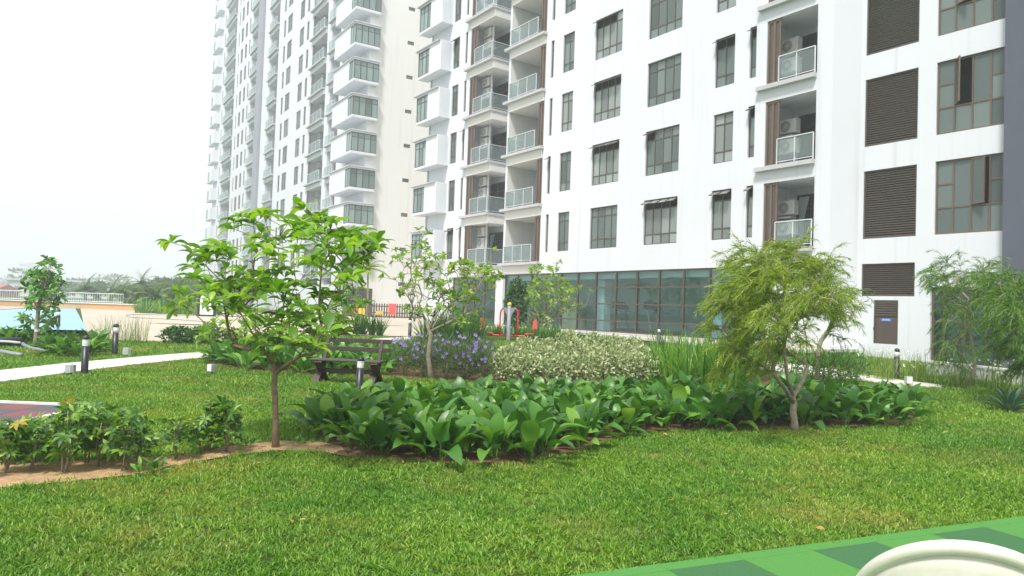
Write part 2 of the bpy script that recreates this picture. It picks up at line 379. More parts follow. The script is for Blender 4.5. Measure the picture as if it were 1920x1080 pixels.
# white garden path, left sweep and right tip
pa = [gp(-160, 722), gp(0, 697), gp(120, 684), gp(250, 672), gp(385, 661), gp(520, 650), gp(640, 641), gp(775, 632)]
pb = [gp(-160, 752), gp(0, 719), gp(120, 702), gp(250, 686), gp(385, 672), gp(520, 661), gp(640, 649), gp(775, 637)]
_, A, B = sheet('garden_path', pb, pa, 0.03, PATHM, 6, 4, thick=0.05); NOGRASS.append(poly_of(A, B))
pa = [gp(1400, 676), gp(1500, 685), gp(1580, 697), gp(1640, 707), gp(1700, 716), gp(1766, 724)]
pb = [gp(1400, 690), gp(1500, 702), gp(1570, 711), gp(1640, 719), gp(1700, 725), gp(1766, 728)]
_, A, B = sheet('garden_path', pb, pa, 0.03, PATHM, 6, 4, thick=0.05); NOGRASS.append(poly_of(A, B))

# beds of bare soil (named as ground under the planting)
BED = {}
def bed(key, front, back, mat, lift=0.006):
    F_, B_ = [gp(*p) for p in front], [gp(*p) for p in back]
    _, A, B = sheet('planting_bed', F_, B_, lift, mat, 5, 8); BED[key] = poly_of(A, B); RAGGED.append(BED[key])
bed('big', [(600, 838), (655, 858), (820, 870), (985, 872), (1100, 842), (1190, 812), (1400, 806), (1560, 802), (1690, 800), (1728, 782)],
    [(590, 805), (660, 780), (760, 770), (900, 764), (1050, 760), (1200, 757), (1400, 755), (1540, 755), (1660, 760), (1716, 770)], SOILD)
bed('left', [(-60, 922), (100, 908), (255, 892), (350, 872), (430, 856), (520, 846), (600, 848), (655, 858)],
    [(-60, 872), (100, 868), (240, 862), (340, 856), (430, 838), (520, 828), (600, 830), (640, 838)], SOIL, 0.010)
bed('hedge', [(736, 708), (830, 714), (920, 718), (1060, 722), (1210, 724), (1380, 728), (1500, 738)],
    [(740, 668), (830, 664), (920, 662), (1060, 664), (1210, 668), (1380, 676), (1500, 700)], SOILD)
bed('bench', [(388, 682), (450, 694), (560, 702), (650, 704), (736, 707)],
    [(400, 668), (460, 668), (560, 668), (650, 668), (740, 668)], SOILD)

# green rubber play floor in the right foreground, laid in square tiles
RO, RS, RA = Vector((0.992, 4.330)), 0.5756, 0.4080
rd, re = Vector((math.cos(RA), math.sin(RA))), Vector((math.sin(RA), -math.cos(RA)))
def rub(u, v, z=0.0): q = RO + rd * u + re * v; return (q.x, q.y, z)
rb = tag(MB().add([rub(-9, -0.11, 0.004), rub(14, -0.11, 0.004), rub(14, 9, 0.004), rub(-9, 9, 0.004)], [(3, 2, 1, 0)]).build('rubber_floor', RUB_L), kind='structure')
NOGRASS.append(np.array([rub(-9, -0.11)[:2], rub(14, -0.11)[:2], rub(14, 9)[:2], rub(-9, 9)[:2]]))
def rtile(nm, w, h, mat):
    e = 0.0012; t = 0.018
    V = [(e, -e, 0), (w - e, -e, 0), (w - e, -h + e, 0), (e, -h + e, 0), (e, -e, t), (w - e, -e, t), (w - e, -h + e, t), (e, -h + e, t)]
    return MB().add(V, [(7, 6, 5, 4), (0, 1, 5, 4)[::-1], (1, 2, 6, 5)[::-1], (2, 3, 7, 6)[::-1], (3, 0, 4, 7)[::-1]]).mesh(nm, mat)
mt_l, mt_d, mt_b = rtile('tile', RS, RS, RUB_L), rtile('tile', RS, RS, RUB_D), rtile('tile', RS, 0.11, RUB_L)
for i in range(-3, 10):
    q = rub(i * RS, -0.11, 0.005); obj('tile', mt_b, rb, q, RA)
    for j in range(0, 6):
        q = rub(i * RS, j * RS, 0.005)
        if q[1] < -0.5: continue
        obj('tile', mt_d if (i + j) % 2 == 0 else mt_l, rb, q, RA)

# dark red and slate tiled court on the left with its white kerb
c0, c1, c2 = gp(172, 764), gp(0, 757), gp(0, 806)
e1 = (c1 - c0); e1.z = 0; e1.normalize(); e2 = (c2 - c0); e2.z = 0
e2 = e2 - e1 * e2.dot(e1) * 0.0; e2.normalize()
ct = MB().add([c0, c0 + e1 * 5, c0 + e1 * 5 + e2 * 4.5, c0 + e2 * 4.5], [(0, 1, 2, 3)])
ct.v = [(x, y, 0.006) for x, y, z in ct.v]
court = tag(ct.build('tiled_court', RUB_K), kind='structure')
NOGRASS.append(np.array([(p[0], p[1]) for p in [c0 + (e1 + e2) * -0.08, c0 + e1 * 5, c0 + e1 * 5 + e2 * 4.5, c0 + e2 * 4.5]]))
ts = 0.5
for i in range(6):
    for j in range(8):
        p = [c0 + e1 * (a * ts + 0.1) + e2 * (b * ts + 0.1) for a, b in ((i, j), (i + 0.985, j), (i + 0.985, j + 0.985), (i, j + 0.985))]
        o0 = p[0]
        V = [(q.x - o0.x, q.y - o0.y, 0) for q in p] + [(q.x - o0.x, q.y - o0.y, 0.016) for q in p]
        key = 'court_%d' % ((i + j) % 2)
        if key not in bpy.data.meshes:
            MB().add(V, [(4, 5, 6, 7), (0, 1, 5, 4), (1, 2, 6, 5), (2, 3, 7, 6), (3, 0, 4, 7)]).mesh(key, RUB_R if (i + j) % 2 else RUB_K)
        obj('tile', bpy.data.meshes[key], court, (o0.x, o0.y, 0.008))
kb = MB()
for d, ln in ((e1, 5), (e2, 4.5)):
    a = c0 + d * -0.05; b = c0 + d * ln
    kb.bar((a.x, a.y, 0.015), (b.x, b.y, 0.015), 0.09, 0.05)
kb.build('kerb', KERB, court)

# ================================================================== the near apartment block
FY = 0.95418
NB_O = Vector((6.78883, 32.6, 0))
nb = thing('apartment_building', 'tall white apartment block with bronze windows, balconies and glazed ground floor', 'building', NB_O, -FY)
nb_m = Matrix.Translation(NB_O) @ Matrix.Rotation(-FY, 4, 'Z')
def seen(mw, s, y, z, top=-70): return proj(mw @ Vector((s, y, z)))[1] > top

def wall_with_holes(mb, s0, s1, z0, z1, holes, y=0.0, m=0):
    """holes: (s0, s1, z0, z1, depth, has_back). local y runs into the building"""
    xs = sorted({s0, s1, *[h[0] for h in holes], *[h[1] for h in holes]}); zs = sorted({z0, z1, *[min(max(v, z0), z1) for h in holes for v in (h[2], h[3])]})
    xs = [x for x in xs if s0 <= x <= s1]
    for a, b in zip(xs[:-1], xs[1:]):
        run = None
        cx = (a + b) / 2
        hz = [h for h in holes if h[0] < cx < h[1]]
        for c, d in zip(zs[:-1], zs[1:]):
            cz = (c + d) / 2
            if any(h[2] < cz < h[3] for h in hz):
                if run is not None: mb.quad((a, y, run), (b, y, run), (b, y, c), (a, y, c), m); run = None
            elif run is None: run = c
        if run is not None: mb.quad((a, y, run), (b, y, run), (b, y, z1), (a, y, z1), m)
    for h in holes:
        a, b, c, d, dp, back = h; c = max(c, z0); d = min(d, z1)
        mb.quad((a, y, c), (a, y + dp, c), (a, y + dp, d), (a, y, d), m)
        mb.quad((b, y + dp, c), (b, y, c), (b, y, d), (b, y + dp, d), m)
        mb.quad((a, y, c), (b, y, c), (b, y + dp, c), (a, y + dp, c), m)
        mb.quad((a, y + dp, d), (b, y + dp, d), (b, y, d), (a, y, d), m)
        if back: mb.quad((a, y + dp, c), (b, y + dp, c), (b, y + dp, d), (a, y + dp, d), m)

_pane = {}
def pane_mesh(w, h, mat):
    k = (round(w, 2), round(h, 2), mat.name)
    if k not in _pane: _pane[k] = MB().box(0, w, -0.004, 0.004, 0, h).mesh('pane', mat)
    return _pane[k]
_frame = {}
def window(parent, s, z, cols, rows, y=0.07, gl=None, fm=None, open_top=(), bar=0.05, merged=None, casement=None):
    """cols / rows: cell sizes; merged: {column: row cells joined}; the frame is the window, panes its parts"""
    gl = gl or GL_UP; fm = fm or BROWN
    W, H = sum(cols), sum(rows); merged = merged or {}
    key = (tuple(cols), tuple(rows), fm.name, str(merged), bar)
    rowsof = lambda c: merged.get(c, rows)
    if key not in _frame:
        mb = MB(); h2 = bar / 2
        mb.box(0, bar, -.03, .03, 0, H); mb.box(W - bar, W, -.03, .03, 0, H)
        mb.box(bar, W - bar, -.03, .03, 0, bar); mb.box(bar, W - bar, -.03, .03, H - bar, H)
        x = 0
        for c in cols[:-1]:
            x += c; mb.box(x - h2, x + h2, -.028, .028, bar, H - bar)
        x = 0
        for ci, c in enumerate(cols):
            a = x + (bar if ci == 0 else h2); b = x + c - (bar if ci == len(cols) - 1 else h2); zz = 0
            for r in rowsof(ci)[:-1]:
                zz += r; mb.box(a, b, -.022, .022, zz - h2, zz + h2)
            x += c
        _frame[key] = mb.mesh('window', fm)
    w = obj('window', _frame[key], parent, (s, y, z))
    x = 0
    for ci, c in enumerate(cols):
        a = x + (bar if ci == 0 else h2_(bar)); b = x + c - (bar if ci == len(cols) - 1 else h2_(bar)); zz = 0; rr = rowsof(ci)
        for ri, r in enumerate(rr):
            lo = zz + (bar if ri == 0 else h2_(bar)); hi = zz + r - (bar if ri == len(rr) - 1 else h2_(bar))
            if casement and casement[0] == ci and ri == casement[1]:
                sh = MB(); hw, hh = b - a, hi - lo
                for q in ((0, .04, 0, hh), (hw - .04, hw, 0, hh), (.04, hw - .04, 0, .04), (.04, hw - .04, hh - .04, hh)): sh.box(q[0], q[1], -.02, .02, q[2], q[3])
                sh.box(.04, hw - .04, -.004, .004, .04, hh - .04, 1)
                left = casement[2] > 0
                if not left: sh.v = [(vx - hw, vy, vz) for vx, vy, vz in sh.v]
                o = sh.build('sash', [fm, gl], w, (a if left else b, -0.04, lo)); o.rotation_euler = (0, 0, casement[2] * -1)
            elif ri == len(rr) - 1 and ci in open_top:
                hw, hh = b - a, hi - lo; sh = MB()
                for q in ((0, .03, -hh, 0), (hw - .03, hw, -hh, 0), (.03, hw - .03, -hh, -hh + .03), (.03, hw - .03, -.03, 0)): sh.box(q[0], q[1], -.015, .015, q[2], q[3])
                sh.box(.03, hw - .03, -.004, .004, -hh + .03, -.03, 1)
                o = sh.build('sash', [fm, gl], w, (a, -0.05, hi)); o.rotation_euler = (-math.radians(58 + 6 * rnd.random()), 0, 0)
            else:
                obj('pane', pane_mesh(b - a, hi - lo, gl), w, (a, 0, lo))
            zz += r
        x += c
    return w
def h2_(b): return b / 2

# --- openings in the main front
FH = 3.25; NF = 7
holes = []; wins = []
for k in range(NF):
    zb = 4.75 + FH * k; zs = 4.25 + FH * k
    for nm, a, b in (('W1', -7.65, -6.70), ('N1', -8.72, -8.46), ('W2', -5.02, -3.03), ('W3', -1.24, 0.82), ('W4', 2.72, 3.73), ('W5', 4.46, 4.78), ('W6', -19.62, -18.77), ('N6', -18.04, -17.75)):
        if seen(nb_m, b, 0, zb): holes.append((a, b, zb, zb + 2.1, 0.16, False)); wins.append((nm, k, a, b, zb))
    if seen(nb_m, 7, 0, zs): holes.append((5.27, 7.46, zs, zs + 2.6, 1.8, True))
TOPZ = 4.25 + FH * NF + 1.2
holes.append((-17.33, -12.82, 3.62, TOPZ - 0.6, 1.75, True))
holes.append((-12.62, -9.18, 3.62, TOPZ - 0.6, 2.2, True))
holes.append((-12.52, 5.52, 0.57, 3.58, 0.2, False))
holes.append((-18.6, -13.3, 0.45, 3.52, 0.25, False))
mb = MB()
wall_with_holes(mb, -22.75, 8.1, -0.1, TOPZ, holes)
# slanted strip and the right hand bay that stands a little forward
mb.quad((8.1, 0, -0.1), (9.3, -0.25, -0.1), (9.3, -0.25, TOPZ), (8.1, 0, TOPZ))
h2 = []
for k in range(4):
    zl = 4.37 + 3.2 * k
    h2.append((9.47, 11.24, zl, zl + 2.35, 0.25, True)); h2.append((11.81, 13.86, zl, zl + 2.35, 0.16, False))
h2.append((9.46, 11.23, 2.40, 3.51, 0.25, True)); h2.append((9.91, 10.72, 0.8, 2.27, 0.1, True)); h2.append((11.73, 13.86, 0.27, 2.70, 0.2, False))
wall_with_holes(mb, 9.3, 13.86, -0.1, TOPZ, h2, y=-0.25)
mb.quad((-22.75, 9, -0.1), (-22.75, 0, -0.1), (-22.75, 0, TOPZ), (-22.75, 9, TOPZ))
mb.quad((-22.75, 0, TOPZ), (13.86, 0, TOPZ), (13.86, 9, TOPZ), (-22.75, 9, TOPZ))
mb.build('wall', W_WALL, nb)
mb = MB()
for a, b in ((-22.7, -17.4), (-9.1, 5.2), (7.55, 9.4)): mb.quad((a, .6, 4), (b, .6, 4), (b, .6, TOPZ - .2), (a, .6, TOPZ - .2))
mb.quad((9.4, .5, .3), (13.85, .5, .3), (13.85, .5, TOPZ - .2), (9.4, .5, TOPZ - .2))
mb.build('dark_room_backing', plain('dim_room', (0.05, 0.052, 0.05), .9), nb)  # backing sheet added behind the windows, the gloom of unlit rooms in its colour
dk = MB().box(13.86, 30, -0.62, 9, -0.1, TOPZ + 0.4); dk.build('slate_wall', W_DARK, nb)['label'] = 'dark slate grey wall at the right end of the block'
mb = MB().box(9.3, 11.7, -0.29, -0.252, 0.1, 0.30); mb.build('skirting', W_GREY, nb)

OPEN = {('W3', 0): (0, 1, 2, 3), ('W4', 0): (0, 1), ('W5', 0): (0,), ('W2', 1): (0, 1, 2, 3), ('W3', 1): (0,), ('W5', 1): (0,), ('N1', 1): (0,),
        ('W2', 2): (0, 1, 2, 3), ('W4', 2): (0, 1), ('W5', 2): (0,), ('W2', 3): (0, 1, 2), ('W6', 0): (0, 1), ('N6', 0): (0,), ('N6', 2): (0,), ('W6', 4): (0,)}
for nm, k, a, b, zb in wins:
    w = b - a; nc = {'W1': 2, 'N1': 1, 'W2': 4, 'W3': 4, 'W4': 2, 'W5': 1, 'W6': 2, 'N6': 1}[nm]
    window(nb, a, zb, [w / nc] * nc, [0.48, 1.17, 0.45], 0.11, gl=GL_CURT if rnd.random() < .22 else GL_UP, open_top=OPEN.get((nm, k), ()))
# right hand bay: louvres, wide windows with one casement swung out, service door, ground floor glass
SL = {}
def louvre(parent, s, z, w, h, y, n):
    fr = MB(); 
    for q in ((0, .05, 0, h), (w - .05, w, 0, h), (.05, w - .05, 0, .05), (.05, w - .05, h - .05, h)): fr.box(q[0], q[1], -.02, .1, q[2], q[3])
    o = fr.build('louvre', LOUV, parent, (s, y, z))
    sm = MB(); p = (h - 0.1) / n
    for i in range(n):
        zz = .05 + p * i; sm.add([(.05, -.015, zz + p * .12), (w - .05, -.015, zz + p * .12), (w - .05, .06, zz + p * 1.02), (.05, .06, zz + p * 1.02), (.05, -.008, zz), (w - .05, -.008, zz)], [(0, 1, 2, 3), (4, 5, 1, 0)])
    tag(sm.build('slats', LOUV, o), kind='stuff')
    return o
for k in range(4):
    zl = 4.37 + 3.2 * k
    if seen(nb_m, 11, 0, zl): louvre(nb, 9.47, zl, 1.77, 2.35, -0.20, 28)
    if seen(nb_m, 13, 0, zl):
        cs = {0: (2, 1, 0.42), 1: (1, 1, 0.95), 2: (1, 1, 0.5)}.get(k)
        window(nb, 11.81, zl, [0.5125] * 4, [0.85, 0.75, 0.75], -0.16, fm=BROWN2, merged={1: [0.85, 1.5], 2: [0.85, 1.5]}, casement=cs)
louvre(nb, 9.46, 2.40, 1.77, 1.11, -0.20, 15)
dr = MB().box(0, .81, -.02, .03, 0, 1.47); 
do = dr.build('service_door', DOORM, nb, (9.91, -0.2, 0.8))
fm = MB()
for q in ((-.0, .05, 0, 1.47), (.76, .81, 0, 1.47), (.05, .76, 1.42, 1.47)): fm.box(q[0], q[1], -.045, -.021, q[2], q[3])
for i in range(6): fm.add([(.06, -.022, .93 + i * .082), (.75, -.022, .93 + i * .082), (.75, -.055, .945 + i * .082), (.06, -.055, .945 + i * .082), (.06, -.055, .985 + i * .082), (.75, -.055, .985 + i * .082), (.75, -.022, 1.0 + i * .082), (.06, -.022, 1.0 + i * .082)], [(0, 1, 2, 3), (3, 2, 5, 4), (4, 5, 6, 7)])
fm.build('door_louvre', LOUV, do)
MB().box(.0, .04, -.07, -.02, .45, .55).build('handle', BLACK, do)
sg = MB().box(.22, .60, -.03, -.021, .76, .86).build('door_sign', SIGNB, do)
txt = bpy.data.curves.new('sign_text', 'FONT'); txt.body = '[RISER]'; txt.size = 0.085; txt.align_x = 'CENTER'; txt.align_y = 'CENTER'; txt.extrude = 0.001
txt.materials.append(SIGNW)
tmp = bpy.data.objects.new('sign_text', txt); col.objects.link(tmp); dg = bpy.context.evaluated_depsgraph_get(); tme = bpy.data.meshes.new_from_object(tmp.evaluated_get(dg)); bpy.data.objects.remove(tmp); bpy.data.curves.remove(txt)
to = obj('lettering', tme, do, (.41, -.033, .81)); to.rotation_euler = (math.pi / 2, 0, 0)
if not tme.materials: tme.materials.append(SIGNW)
window(nb, 11.73, 0.27, [0.36, 0.6, 0.6, 0.57], [1.35, 1.08], -0.12, gl=GL_SHOP, bar=0.07)
MB().box(12.1, 13.86, 0.12, 0.16, 0.27, 2.7).build('blind', plain('grey_blind', (0.16, 0.16, 0.17), 0.9), nb)
MB().box(11.73, 13.86, 1.8, 1.85, 0.27, 2.7).build('room_wall', CURT, nb)

# --- balconies
def ac_unit(parent, s, y, z, sx=0.80, sz=0.56, sy=0.3):
    key = 'ac_%.2f' % sx
    if key not in bpy.data.meshes:
        MB().box(0, sx, 0, sy, 0, sz).mesh(key, ACM)
        g = MB(); cx, cz = sx * .42, sz / 2
        ring = [(cx + .22 * math.cos(a * math.pi / 8), -.008, cz + .22 * math.sin(a * math.pi / 8)) for a in range(16)]
        g.add(ring, [tuple(range(16))[::-1]], 0)
        for a in range(8):
            c_, s_ = math.cos(a * math.pi / 8), math.sin(a * math.pi / 8); g.bar((cx - .22 * c_, -.016, cz - .22 * s_), (cx + .22 * c_, -.016, cz + .22 * s_), .012, .008, (0, 1, 0), 1)
        for r in (.08, .15, .22): g.tube([(cx + r * math.cos(a * math.pi / 8), -.016, cz + r * math.sin(a * math.pi / 8)) for a in range(17)], .008, 4, False, 1)
        g.mesh('fan_grille', [ACD, ACM])
    o = obj('air_conditioner', bpy.data.meshes[key], parent, (s, y, z)); obj('fan_grille', bpy.data.meshes['fan_grille'], o)
    return o
def screen_panel(parent, s0, s1, z0, z1, y):
    w, h = s1 - s0, z1 - z0; m = MB()
    for q in ((0, .07, 0, h), (w - .07, w, 0, h), (.07, w - .07, 0, .08), (.07, w - .07, h - .08, h), (w / 2 - .05, w / 2 + .05, .08, h - .08)): m.box(q[0], q[1], -.03, .03, q[2], q[3])
    m.box(.07, w - .07, .01, .025, .08, h - .08, 1)
    return m.build('screen', [BROWN2, BROWN], parent, (s0, y, z0))
def rail_run(parent, p, q, z, h=1.02, posts=2, glass=True):
    """a straight run of balustrade from p to q (local x, y), its glass a part of its own"""
    m = MB(); P, Q = Vector((*p, z)), Vector((*q, z)); up = Vector((0, 0, 1))
    m.bar(P + up * h, Q + up * h, .05, .035); m.bar(P + up * .1, Q + up * .1, .03, .03)
    for i in range(posts + 1):
        a = P.lerp(Q, i / posts); m.bar(a, a + up * h, .035, .035, (1, 0, 0))
    o = m.build('railing', STEEL, parent)
    if glass:
        for i in range(posts):
            a, b = P.lerp(Q, i / posts), P.lerp(Q, (i + 1) / posts); d = (b - a).normalized() * .03
            g = MB().bar(a + d + up * (h / 2 + .06), b - d + up * (h / 2 + .06), .008, h - .16); g.build('glass_panel', GL_RAIL, parent)
    return o
def sliding_door(parent, s0, s1, z, y, h=2.2, curtain=False):
    w = s1 - s0; m = MB()
    for q in ((0, .06, 0, h), (w - .06, w, 0, h), (.06, w - .06, 0, .06), (.06, w - .06, h - .06, h), (w / 2 - .03, w / 2 + .03, .06, h - .06), (.06, w - .06, h * .74, h * .74 + .05)): m.box(q[0], q[1], -.03, .02, q[2], q[3])
    m.box(.06, w - .06, 0, .01, .06, h - .06, 1)
    o = m.build('balcony_door', [BROWN, GL_DOOR], parent, (s0, y, z))
    if curtain:
        V, F = [], []
        for i in range(13):
            t = i / 12; x = w * .1 + w * .36 * t; yy = -.055 + .02 * math.sin(i * 1.9)
            V += [(x, yy, h - .1), (w * .1 + w * .16 * t, yy, h * .5), (w * .1 + w * .24 * t, yy, .1)]
        for i in range(12): b = i * 3; F += [(b, b + 1, b + 4, b + 3), (b + 1, b + 2, b + 5, b + 4)]
        MB().add(V, F).build('curtain', CURT, o, smooth=True)
    return o
for k in range(NF):
    zs = 4.25 + FH * k
    # right hand loggia
    if seen(nb_m, 7, 0, zs):
        b = MB().box(4.92, 7.46, -0.2, 0.3, zs - .17, zs).build('balcony', W_GREY, nb)
        screen_panel(b, 5.28, 5.86, zs + .02, zs + 2.58, 0.08)
        rail_run(b, (5.90, -0.1), (7.44, -0.1), zs, 1.0, 2)
        sliding_door(nb, 5.62, 6.9, zs, 1.76, 2.3, k == 0)
        ac_unit(nb, 5.35, 0.75, zs + .62); ac_unit(nb, 5.35, 0.75, zs + 1.4)
        MB().box(5.28, 6.0, 0.7, 1.1, zs + 1.25, zs + 1.31).build('ledge', W_GREY, nb)
    if seen(nb_m, -11, 0, zs - 0.7):
        # balcony with the air conditioners, open on its right side
        b = MB().box(-17.72, -14.42, -0.28, 1.74, zs - .15, zs).build('balcony', W_GREY, nb)
        MB().box(-17.32, -14.47, -0.06, 1.74, zs - .64, zs - .15).build('beam', W_CREAM, b)
        screen_panel(b, -17.30, -16.52, zs + .02, zs + 2.56, 0.05)
        rail_run(b, (-16.5, -0.2), (-14.5, -0.2), zs, 1.0, 2); rail_run(b, (-14.5, -0.17), (-14.5, 1.7), zs, 1.0, 1)
        sliding_door(nb, -16.95, -15.3, zs, 1.71, 2.25, k == 0)
        ac_unit(nb, -16.65, 0.55, zs + 1.22, 0.8); ac_unit(nb, -16.65, 0.55, zs + 1.92, 0.8)
        MB().box(-16.75, -15.7, 0.5, 0.95, zs + 1.12, zs + 1.2).build('ledge', W_GREY, nb)
        MB().tube([(-15.45, .5, zs), (-15.45, .5, zs + 2.6)], .05, 8).build('drain_pipe', ACM, nb)
        b = MB().box(-12.98, -9.10, -0.28, 2.19, zs - .15, zs).build('balcony', W_GREY, nb)
        MB().box(-12.6, -9.2, -0.06, 2.19, zs - .64, zs - .15).build('beam', W_CREAM, b)
        screen_panel(b, -9.72, -9.2, zs + .02, zs + 2.56, 0.05)
        rail_run(b, (-12.42, -0.2), (-9.75, -0.2), zs, 1.0, 3); rail_run(b, (-12.42, -0.17), (-12.42, .95), zs, 1.0, 1)
        sliding_door(nb, -11.9, -10.2, zs, 2.16, 2.2)
# cream return wall beside the second balcony
MB().quad((-12.618, 2.19, 3.63), (-12.618, 0.0, 3.63), (-12.618, 0.0, TOPZ - .62), (-12.618, 2.19, TOPZ - .62)).build('return_wall', W_CREAM, nb)
# projecting boxes with a corner window at the far end
for k in range(NF):
    z0 = 4.68 + FH * k
    if not seen(nb_m, -20, -.9, z0): continue
    m = MB(); y0 = -0.87
    m.quad((-21.45, y0, z0), (-19.78, y0, z0), (-19.78, y0, z0 + 2.03), (-21.45, y0, z0 + 2.03)); m.quad((-19.78, y0, z0), (-19.78, 0, z0), (-19.78, 0, z0 + 2.03), (-19.78, y0, z0 + 2.03))
    m.quad((-23.1, 0, z0), (-19.78, 0, z0), (-19.78, y0, z0), (-23.1, y0, z0)); m.quad((-23.1, y0, z0 + 2.03), (-19.78, y0, z0 + 2.03), (-19.78, 0, z0 + 2.03), (-23.1, 0, z0 + 2.03))
    m.quad((-23.1, y0, z0), (-21.45, y0, z0), (-21.45, y0, z0 + .16), (-23.1, y0, z0 + .16)); m.quad((-23.1, y0, z0 + 1.9), (-21.45, y0, z0 + 1.9), (-21.45, y0, z0 + 2.03), (-23.1, y0, z0 + 2.03))
    m.quad((-21.45, y0, z0 + .16), (-21.45, y0 + .3, z0 + .16), (-21.45, y0 + .3, z0 + 1.9), (-21.45, y0, z0 + 1.9)); m.quad((-23.1, 0, z0), (-23.1, y0, z0), (-23.1, y0, z0 + 2.03), (-23.1, 0, z0 + 2.03))
    b = m.build('bay', W_WALL, nb)
    MB().box(-23.4, -19.9, y0 - .12, 0, z0 + 2.03, z0 + 2.09).build('eaves', W_GREY, b)
    window(nb, -23.05, z0 + .17, [0.55, 0.55, 0.5], [1.3, 0.42], y0 + .06, gl=GL_BAY)
MB().tube([(-22.5, -.07, .5), (-22.5, -.07, TOPZ)], .045, 8).build('drain_pipe', ACM, nb)

# --- glazed ground floor with a gym behind it
SF_S = [-12.52, -11.25, -9.9, -8.57, -7.24, -5.89, -4.47, -3.02, -1.6, -0.18, 1.26, 2.69, 4.1, 5.52]; SF_Z = [0.57, 1.13, 1.96, 2.77, 3.58]
m = MB()
for i, s in enumerate(SF_S): m.box(s - .035, s + .035, .02, .14, .58, 3.57)
for z in SF_Z[1:-1]:
    for a, b in zip(SF_S[:-1], SF_S[1:]): m.box(a + .035, b - .035, .05, .11, z - .035, z + .035)
for a, b in zip(SF_S[:-1], SF_S[1:]): m.box(a + .035, b - .035, .04, .12, 3.51, 3.57); m.box(a + .035, b - .035, .04, .12, .575, .63)
sf = m.build('shop_front', BROWN, nb)
for a, b in zip(SF_S[:-1], SF_S[1:]):
    for j in range(4):
        lo = SF_Z[j] + (.06 if j == 0 else .035); hi = SF_Z[j + 1] - (.07 if j == 3 else .035)
        obj('pane', pane_mesh(round(b - a, 3) - .07, hi - lo, GL_SHOP), sf, (a + .035, .08, lo))
g = MB()
g.quad((-12.5, .21, .575), (5.5, .21, .575), (5.5, 3.2, .575), (-12.5, 3.2, .575), 2)
g.quad((-12.5, 3.2, .57), (5.5, 3.2, .57), (5.5, 3.2, 3.6), (-12.5, 3.2, 3.6), 0)
g.quad((-12.5, .21, .57), (-12.5, 7, .57), (-12.5, 7, 3.6), (-12.5, .21, 3.6), 0); g.quad((5.5, 7, .57), (5.5, .21, .57), (5.5, .21, 3.6), (5.5, 7, 3.6), 0)
g.quad((-12.5, 7, 3.6), (5.5, 7, 3.6), (5.5, .21, 3.6), (-12.5, .21, 3.6), 1)
g.build('gym_room', [plaster('gym_wall', (0.52, 0.58, 0.57)), W_WALL, plain('gym_floor', (0.20, 0.21, 0.21), 0.5)], nb)
MB().box(-12.5, 5.5, 0.24, 0.6, 3.22, 3.59).build('bulkhead', W_WALL, nb)
for s in (-11.6, -4.7, 2.65, 4.6): MB().box(s - .25, s + .25, .62, 1.1, .58, 3.2).build('column', W_WALL, nb)
MB().box(-8.3, -6.9, 1.0, 1.6, .58, 1.75).build('reception_desk', W_TAN, nb)
# left glazed lobby
m = MB(); LS = [-18.6, -17.3, -16.0, -14.8, -13.3]
for s in LS: m.box(s - .04, s + .04, .05, .15, .46, 3.5)
for a, b in zip(LS[:-1], LS[1:]): m.box(a + .04, b - .04, .06, .14, .46, .54); m.box(a + .04, b - .04, .06, .14, 3.42, 3.5)
lf = m.build('lobby_front', BROWN, nb)
for a, b in zip(LS[:-1], LS[1:]): obj('pane', pane_mesh(round(b - a, 3) - .08, 2.88, GL_SHOP), lf, (a + .04, .1, .54))
g = MB().quad((-18.6, 4, .46), (-13.3, 4, .46), (-13.3, 4, 3.5), (-18.6, 4, 3.5)).quad((-18.6, .26, .46), (-18.6, 4, .46), (-18.6, 4, 3.5), (-18.6, .26, 3.5)).quad((-13.3, 4, .46), (-13.3, .26, .46), (-13.3, .26, 3.5), (-13.3, 4, 3.5)).quad((-18.6, 4, 3.52), (-13.3, 4, 3.52), (-13.3, .26, 3.52), (-18.6, .26, 3.52)).quad((-18.6, .26, .46), (-13.3, .26, .46), (-13.3, 4, .46), (-18.6, 4, .46))
g.build('lobby_room', W_ROOM, nb)
MB().box(-13.28, -12.54, -0.12, 0.6, -0.1, 3.6).build('column', W_WALL, nb)

# terrace in front of the gym: white coping over a tan retaining wall
tp = [nb_m @ Vector((s, -w, 0.55)) for s, w in ((-12.6, 0.12), (-8.6, 0.3), (-2, 2.3), (6.5, 3.9), (9.2, 3.7), (9.25, 0.3))]
tb = [nb_m @ Vector((s, -w, 0.55)) for s, w in ((-12.6, 0.02), (-8.6, 0.02), (-2, 0.02), (5.5, 0.02), (8.0, 0.02), (9.2, 0.28))]
m = MB()
for i in range(len(tp) - 1): m.quad(tp[i], tp[i + 1], tb[i + 1], tb[i])
tr = tag(m.build('terrace', DECKM), kind='structure')
m = MB(); c = MB(); dn = Vector((0, 0, -0.75))
for i in range(len(tp) - 1):
    a, b = tp[i], tp[i + 1]; m.quad(a, b, b + dn, a + dn); d = (b - a).normalized()
    c.bar(a + Vector((0, 0, -.03)), b + d * 0.05 + Vector((0, 0, -.03)), .3, .11)
rw = thing('retaining_wall', 'low tan retaining wall with white coping below the glazed gym front', 'wall')
m.build('wall_face', W_TAN, rw); c.build('coping', KERB, rw)
NOGRASS.append(np.array([(p.x, p.y) for p in tp] + [(p.x, p.y) for p in tb[::-1]]))

